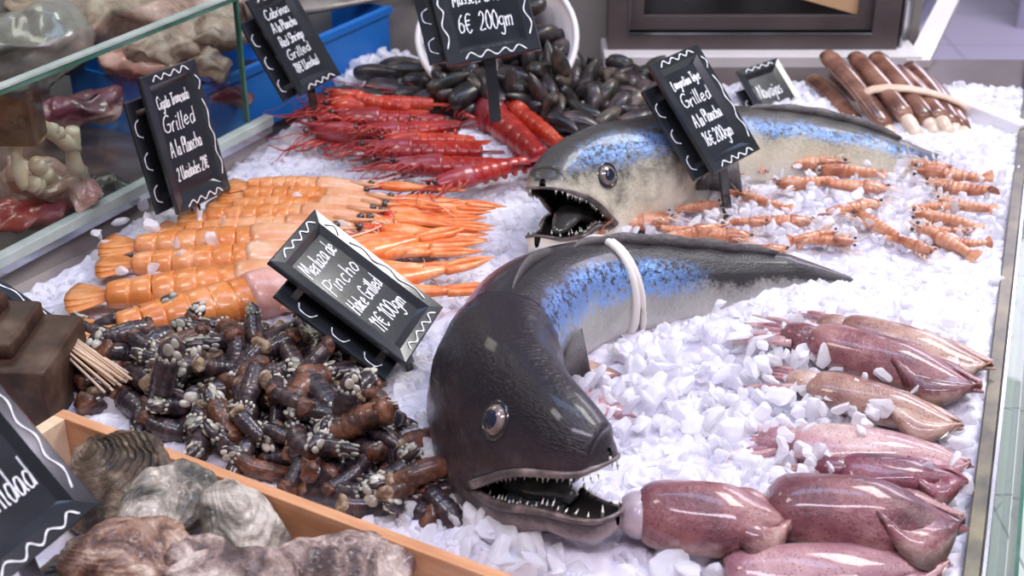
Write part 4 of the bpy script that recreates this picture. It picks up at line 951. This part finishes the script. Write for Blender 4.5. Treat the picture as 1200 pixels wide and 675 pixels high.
for lay in range(3):
    for _ in range(2600):
        x = random.uniform(min(xs_), max(xs_)); y = random.uniform(min(ys_), max(ys_))
        if not inpoly(x, y, BW): continue
        e = edge_d(x, y); hmax = min(.040, .016+e*.5)
        z = .008+lay*.015
        if z > hmax: continue
        p = Vector((x, y, z+random.uniform(-.002, .004)))
        if any((b_-p).length < .0175 for b_ in bpl): continue
        if nb >= 270: break
        bpl.append(p); nb += 1
        q = Quaternion((0, 0, 1), random.uniform(0, 2*PI))@Quaternion((0, 1, 0), random.gauss(0, .35))@Quaternion((1, 0, 0), random.uniform(0, 2*PI)); barnacle(p, q, sc=random.uniform(.9, 1.25))
print('barnacles', nb)
# the one standing upright in the middle, as tall as two others
for (px, py, sc) in ((192, 446, 1.45), (402, 480, 1.2)):
    barnacle(P(px, py, .045), Quaternion((0, 0, 1), .2)@Quaternion((0, 1, 0), -1.25), 2, sc)
for a_, b_ in ((0, 7), (3, 6), (4, 12), (1, 14), (2, 13)): cap(BW[a_], BW[b_], .02)

# ------------------------------------------------------------ oyster crate
zc = .048; cA, cB = P(74, 479, zc), P(604, 675, zc); cd = (cB-cA); cd.z = 0; cd.normalize(); cn = Vector((cd.y, -cd.x, 0))
if cn.y > 0: cn = -cn
CX = Matrix((cd, -cn, Vector((0, 0, 1)))).transposed(); crate = empty('wooden_crate', Vector((cA.x, cA.y, 0)), CX); tag(crate, 'shallow pine crate of oysters at the near left corner', 'crate')
th_ = .010; LC = .52; WC = .24
def cb(name, x0, x1, y0, y1, z0, z1, m): bevel_obj(part(name, boxv(x0, x1, y0, y1, z0, z1), M[m], crate, False), .0008)
cb('side_board', 0, LC, -th_, 0, -.045, zc, 'wood'); cb('side_board', 0, LC, -WC, -WC+th_, -.045, zc, 'wood')
cb('end_board', 0, th_*1.2, -WC+th_, -th_, -.045, zc, 'woodl'); cb('end_board', LC-th_, LC, -WC+th_, -th_, -.045, zc, 'wood'); cb('bottom_board', th_, LC-th_, -WC+th_, -th_, -.045, -.038, 'wood')
def oyster(label, px, py, z, rx, ry, m, rot, tilt=(0, 0), ridge=9, seed=0, hump=.020, amp=.0014):
    """a cupped shell built up from frilled growth layers that fan from the hinge"""
    root = empty('oyster', P(px, py, z), (Matrix.Rotation(rot, 4, 'Z')@Matrix.Rotation(tilt[0], 4, 'X')@Matrix.Rotation(tilt[1], 4, 'Y')).to_quaternion()); tag(root, label, 'oyster', 'oysters in the pine crate')
    for nm, sg in (('upper_shell', 1), ('lower_shell', -1)):
        V = []; Fc = []; nr, ns = 46, 72
        V.append((-rx*.72, 0, sg*hump*.55))
        for i in range(1, nr+1):
            t = i/nr
            for j in range(ns):
                a = 2*PI*j/ns; cxr = -rx*.72*(1-t); lay = (t*ridge) % 1.0
                rr = t*(1+.05*math.sin(3*a+seed)+.035*math.sin(7*a+seed*2)+.018*math.sin(17*a+seed*5+t*6))
                x = cxr+rx*rr*math.cos(a); y = ry*rr*math.sin(a)*(1-.18*math.cos(a)*-1)
                prof = math.sqrt(max(0, 1-t**2.3))*.85+.10*(1-t)
                fr = amp*(1.4*lay-.7)*min(1, t*3)+.0011*mnoise.noise(Vector((x*90, y*90, seed)))*2+.004*mnoise.noise(Vector((x*28, y*28, seed+5)))
                V.append((x, y, sg*(hump*(prof if sg > 0 else prof*.8)+fr*(1 if t < .985 else .2))+.0012*math.sin(9*a+seed)*t*t))
        for j in range(ns):
            q = (0, 1+j, 1+(j+1) % ns); Fc.append(q if sg > 0 else q[::-1])
        for i in range(nr-1):
            for j in range(ns):
                a0 = 1+i*ns+j; b0 = 1+i*ns+(j+1) % ns; q = (a0, a0+ns, b0+ns, b0); Fc.append(q if sg > 0 else q[::-1])
        part(nm, (np.array(V), Fc), m, root)
oyster('big brown ridged oyster against the back board of the crate', 136, 566, .030, .056, .046, M['oyb'], -.9, (.45, -.1), 12, 1, .020, .0026)
oyster('grey green oyster leaning between the brown ridged one and the cleft one', 196, 592, .040, .040, .030, M['oyg'], 1.0, (.5, -.25), 8, 2, .018, .0014)
oyster('pale cleft oyster standing on edge nearest the back board', 284, 624, .036, .042, .030, M['oyg'], -.85, (-.15, .55), 7, 3, .018, .0016)
oyster('russet oyster in front of the grey green one', 152, 652, .052, .046, .030, M['oyr'], .12, (.3, 0), 7, 4, .018, .0012)
oyster('small pinkish white oyster beside the russet one', 232, 652, .052, .022, .017, M['oyp'], .4, (.3, .1), 5, 5, .012, .001)
oyster('violet brown oyster nearest the bottom edge of the picture', 402, 668, .034, .052, .030, M['oyp'], .05, (.15, 0), 8, 6, .020, .0018)
oyster('pale pink oyster at the bottom edge between the russet and the violet ones', 268, 684, .046, .044, .028, M['oyp'], .15, (.25, 0), 7, 7, .018, .0012)
oyster('dark oyster at the bottom edge, under the corner of the price sign', 90, 690, .03, .045, .032, M['oyb'], .7, (.1, 0), 7, 8, .018, .0012)

# ------------------------------------------------------------ rusty iron weight and bamboo sticks, near left
kx = P(84, 500, .012)-Vector((.016, 0, 0)); kt = empty('iron_weight', kx, Matrix.Rotation(-.06, 3, 'Z')); tag(kt, 'rusty stepped iron weight at the left edge beside the barnacles', 'weight')
v, f = boxv(-.16, 0, 0, .10, -.03, .052); V0, F0 = boxv(-.16, -.034, .020, .10, .050, .066); V1, F1 = boxv(-.16, -.060, .03, .09, .062, .080)
def rough_block(nm, a):
    bm = bmesh.new(); me = mk(nm, *a, M['rust'], False); bm.from_mesh(me); bmesh.ops.bevel(bm, geom=bm.edges[:], offset=.005, segments=3, affect='EDGES', profile=.6); bmesh.ops.subdivide_edges(bm, edges=[e for e in bm.edges if e.calc_length() > .01], cuts=4, use_grid_fill=True)
    for q in bm.verts: q.co += .0016*Vector(mnoise.noise_vector(q.co*45))
    bm.to_mesh(me); bm.free(); me.polygons.foreach_set('use_smooth', [True]*len(me.polygons)); return ob(nm, me, kt)
rough_block('base', (v, f)); rough_block('step', (V0, F0)); rough_block('top_block', (V1, F1))
s0, s1 = P(62, 388, .055), P(140, 446, .030); dd = (s1-s0).normalized(); sd_ = Vector((-dd.y, dd.x, 0))
for i in range(16):
    u = (i % 8-3.5); l2 = i//8; a = s0+sd_*u*.0022+Vector((0, 0, l2*.003-.002)); b = s1+sd_*u*.0032+Vector((random.gauss(0, .003), random.gauss(0, .003), l2*.003-.002))
    o = part('bamboo_stick', tube([a[:], ((a+b)/2)[:], b[:]], .0013, 6), M['stick']); tag(o, 'thin bamboo stick in the sheaf beside the rusty iron weight', 'stick', 'sheaf of bamboo sticks')
o = part('sign_stake', tube([P(60, 408, .04)[:], P(150, 470, .012)[:]], .006, 4, .3), M['black']); tag(o, 'flat black stake under the bamboo sticks', 'stake')

# ------------------------------------------------------------ blue crate with a flat fish; things behind the glass
bA = P(300, 138, .0); bB = P(458, 62, .0); bd = (bB-bA).normalized(); bn = Vector((-bd.y, bd.x, 0))
if bn.x > 0: bn = -bn
BX = Matrix((bd, bn*1.0, bd.cross(bn))).transposed(); bl = (bB-bA).length
blue = empty('blue_crate', Vector((bA.x, bA.y, 0)), BX); tag(blue, 'bright blue plastic fish crate behind the red prawns, running behind the glass', 'crate')
sgn = 1 if bd.cross(bn).z > 0 else -1; H0 = .072
def bb(nm, x0, x1, y0, y1, z0, z1): z0, z1 = (z0, z1) if sgn > 0 else (-z1, -z0); bevel_obj(part(nm, boxv(x0, x1, y0, y1, z0, z1), M['blue'], blue, False), .0015)
bb('front_wall', -.12, bl, 0, .006, -.02, H0); bb('back_wall', -.12, bl, .20, .206, -.02, H0); bb('end_wall', bl-.006, bl, .006, .20, -.02, H0); bb('end_wall', -.12, -.114, .006, .20, -.02, H0); bb('bottom', -.114, bl-.006, .006, .2, -.02, -.015)
bb('rim', -.12, bl+.004, -.004, .0, H0-.012, H0)
ff = PY(385, 22, bB.y-.02); fr2 = empty('flat_fish', Vector((ff.x, ff.y, H0+.012)), Matrix.Rotation(.35, 3, 'Z')); tag(fr2, 'grey brown fish tail lying over the blue crate', 'fish')
R = []
for t in np.linspace(0, 1, 18):
    th2 = np.arange(16)*2*PI/16; ww = .05*math.sin(PI*min(1, t*.8+.15))*(1-t*.75)+.002; R.append(np.stack([np.full(16, (t-.5)*.24), ww*np.cos(th2), (.014*(1-t)+.003)*np.sin(th2)], 1))
part('body', loft(R), M['grilled'], fr2)
R = []
for t in np.linspace(0, 1, 8):
    ww = .010+.018*t; x = .118+.03*t; R.append([(x, -ww, .0012), (x+.006*(1-t), 0, .002), (x, ww, .0012), (x, ww, -.0012), (x, -ww, -.0012)])
part('tail_fin', loft(R), M['fin'], fr2)
def lump(label, px, py, off, r, m, seed, name='monkfish_tail', cat='seafood', st=(1, .7, .55), amp=.35, ang=0):
    c = onplane(px, py, off); v, f = ell((0, 0, 0), (r*st[0], r*st[1], r*st[2]), 40, 26); v = disp(v, r*amp, 1.6/r, seed); v = disp(v, r*amp*.22, 6/r, seed+9)
    o = part(name, (v, f), m); o.location = c; o.rotation_euler = (.2*math.sin(seed), ang, .6*math.sin(seed*2)); tag(o, label, cat, 'seafood in the glass case'); return o
for i, (px, py, off, r, m, lb, st) in enumerate([
    (240, 40, .10, .042, 'pale', 'pale fleshy piece of seafood behind the glass, under the top corner of the pane', (1.5, .6, .5)),
    (205, 55, .12, .045, 'pale', 'brownish piece of seafood behind the glass left of the pale top corner one', (1.5, .6, .5)),
    (248, 78, .07, .028, 'pale', 'crumbly pinkish piece behind the glass just above the blue crate', (1, .7, .7)),
    (120, 30, .30, .10, 'pale', 'large greyish mass seen through the upper pane', (1.6, .8, .6)),
    (30, 60, .28, .07, 'grilled', 'grey fish seen through the upper pane at the left edge', (1.3, .8, .7)),
    (215, 12, .28, .07, 'pale', 'pale mass seen through the upper pane at its right end', (1.3, .8, .7)),
    (155, 75, .16, .035, 'langp', 'pink prawn coloured lump behind the glass below the green pane edge', (1.5, .6, .5)),
    (85, 130, .14, .04, 'squidd', 'violet octopus piece behind the glass left of the Cigala price sign', (1.6, .7, .5)),
    (245, 112, .09, .035, 'squidd', 'violet octopus piece behind the glass in front of the blue crate', (1.6, .7, .4)),
    (60, 215, .05, .040, 'squidb', 'tan squid body lying behind the glass under the pale clam feet', (1.7, .7, .5)),
    (30, 250, .05, .034, 'redc', 'dark reddish fish lying at the foot of the glass', (2.2, .7, .4)),
    (110, 225, .06, .034, 'mus', 'black shiny fish at the foot of the glass', (1.6, .6, .6))]):
    lump(lb, px, py, off, r, M[m], i+3, st=st)
for i, (a, b, rr) in enumerate([((18, 150), (28, 222), .0075), ((35, 140), (48, 165), .008), ((45, 145), (92, 175), .0085), ((85, 150), (93, 215), .009), ((42, 190), (60, 212), .010), ((38, 215), (52, 220), .010), ((60, 150), (75, 160), .008)]):
    pa, pb = onplane(*a, .022), onplane(*b, .022); pm_ = (pa+pb)/2+gn*.004; root = part('clam_foot', tube(cr([pa[:], pm_[:], pb[:]], 6), [rr*.8, rr, rr*.85, rr*1.1, rr*.6], 12), M['foot']); tag(root, 'pale razor clam foot hanging behind the glass at the left', 'razor clam', 'pale clam feet behind the glass')
pv = part('wood_block', boxv(-.03, .03, -.02, .02, -.03, .03), M['rust']); pv.location = onplane(10, 132, .03); bevel_obj(pv, .003); tag(pv, 'small reddish brown block behind the glass at the left edge', 'block')

# ------------------------------------------------------------ ice bed and loose ice
nx_, ny_ = 260, 320; V = []; Fc = []
for j in range(ny_):
    y = Y0+(Y1-Y0)*j/(ny_-1); a, b = xl(y)-.004, xr(y)+.004
    for i in range(nx_):
        x = a+(b-a)*i/(nx_-1); q = Vector((x*38, y*38, 3)); z = hz(x, y)+.006*mnoise.noise(q)+.005*mnoise.noise(q*2.3)+.003*mnoise.noise(q*5)+.002
        V.append((x, y, z))
for j in range(ny_-1):
    for i in range(nx_-1): k = j*nx_+i; Fc.append((k, k+1, k+1+nx_, k+nx_))
o = part('ice_bed', (np.array(V), Fc), M['icebase']); tag(o, 'bed of crushed ice filling the steel tray', 'ice', kind='stuff')
NA = np.array(NOICE)
def free(x, y, s, k=.6): return not len(NA) or min(segdist(x, y, c) for c in NOICE) > s*k-.004
CRATE = [(cA.x, cA.y), (cA.x+cd.x*LC, cA.y+cd.y*LC), (cA.x+cd.x*LC+cn.x*WC, cA.y+cd.y*LC+cn.y*WC), (cA.x+cn.x*WC, cA.y+cn.y*WC)]
near, far = [], []
tries = 0
while len(near)+len(far) < 17000 and tries < 90000:
    tries += 1; y = .72+(Y1-.72)*rng.random()**1.15; a, b = xl(y), xr(y); x = a+(b-a)*rng.random()
    if inpoly(x, y, CRATE): continue
    s = float(np.clip(rng.lognormal(-5.38, .45), .0026, .0125))
    if y > 1.3: s = min(s, .0095)
    if x > .12 and 1.0 < y < 1.6: s = min(s*.85, .009)
    s = min(s, .004+max(0, min(x-a, b-x))*.6+.003)
    if not free(x, y, s): continue
    (near if y < 1.25 else far).append((x, y, hz(x, y)+rng.uniform(-.004, .0015)-s*.15, s))
# loose ice lying on the small prawns and between the squids and langoustines
for _ in range(800):
    px, py = rng.uniform(690, 1175), rng.uniform(188, 300); p = P(px, py, 0)
    if xl(p.y) < p.x < xr(p.y)-.01 and segdist(p.x, p.y, (t1[6].x, t1[6].y, t1[10].x, t1[10].y, .03)) > 0: far.append((p.x, p.y, rng.uniform(.006, .020), rng.uniform(.003, .0075)))
for _ in range(150):
    px, py = rng.uniform(840, 1130), rng.uniform(385, 640); p = P(px, py, 0); near.append((p.x, p.y, rng.uniform(.010, .030), rng.uniform(.004, .009)))
for _ in range(200):
    px, py = rng.uniform(640, 960), rng.uniform(395, 520); p = P(px, py, 0)
    if min(segdist(p.x, p.y, (t1[i].x, t1[i].y, t1[i+1].x, t1[i+1].y, .055)) for i in range(9)) > 0: near.append((p.x, p.y, rng.uniform(.008, .020), rng.uniform(.005, .011)))
for _ in range(60):
    px, py = rng.uniform(110, 440), rng.uniform(240, 350); p = P(px, py, 0); near.append((p.x, p.y, rng.uniform(.012, .030), rng.uniform(.004, .008)))
for (px, py) in ((172, 262), (178, 268), (340, 228), (348, 236), (180, 318), (300, 292), (250, 285), (262, 262)): p = P(px, py, .03); near.append((p.x, p.y, .034, .0075))
# larger rounded lumps along the near edge
for _ in range(260):
    px, py = rng.uniform(540, 1120), rng.uniform(600, 690); p = P(px, py, 0)
    if inpoly(p.x, p.y, CRATE) or not free(p.x, p.y, .012, .3): continue
    near.append((p.x, p.y, rng.uniform(.002, .018), rng.uniform(.009, .016)))
for _ in range(170):
    px, py = rng.uniform(560, 860), rng.uniform(628, 690); p = P(px, py, 0)
    if not inpoly(p.x, p.y, CRATE): near.append((p.x, p.y, rng.uniform(-.002, .006), rng.uniform(.006, .011)))
for _ in range(160):   # mound behind the red prawns
    px, py = rng.uniform(400, 500), rng.uniform(70, 125); p = P(px, py, 0); far.append((p.x, p.y, rng.uniform(0, .025)*(1-abs(px-445)/70), rng.uniform(.006, .012)))
tag(ice_cloud('loose_ice', near, 3), 'loose lumps of clear crushed ice in the near half of the tray', 'ice', kind='stuff')
tag(ice_cloud('loose_ice', far, 2), 'loose crumbs of crushed ice in the far half of the tray', 'ice', kind='stuff')
print('ice', len(near), len(far))
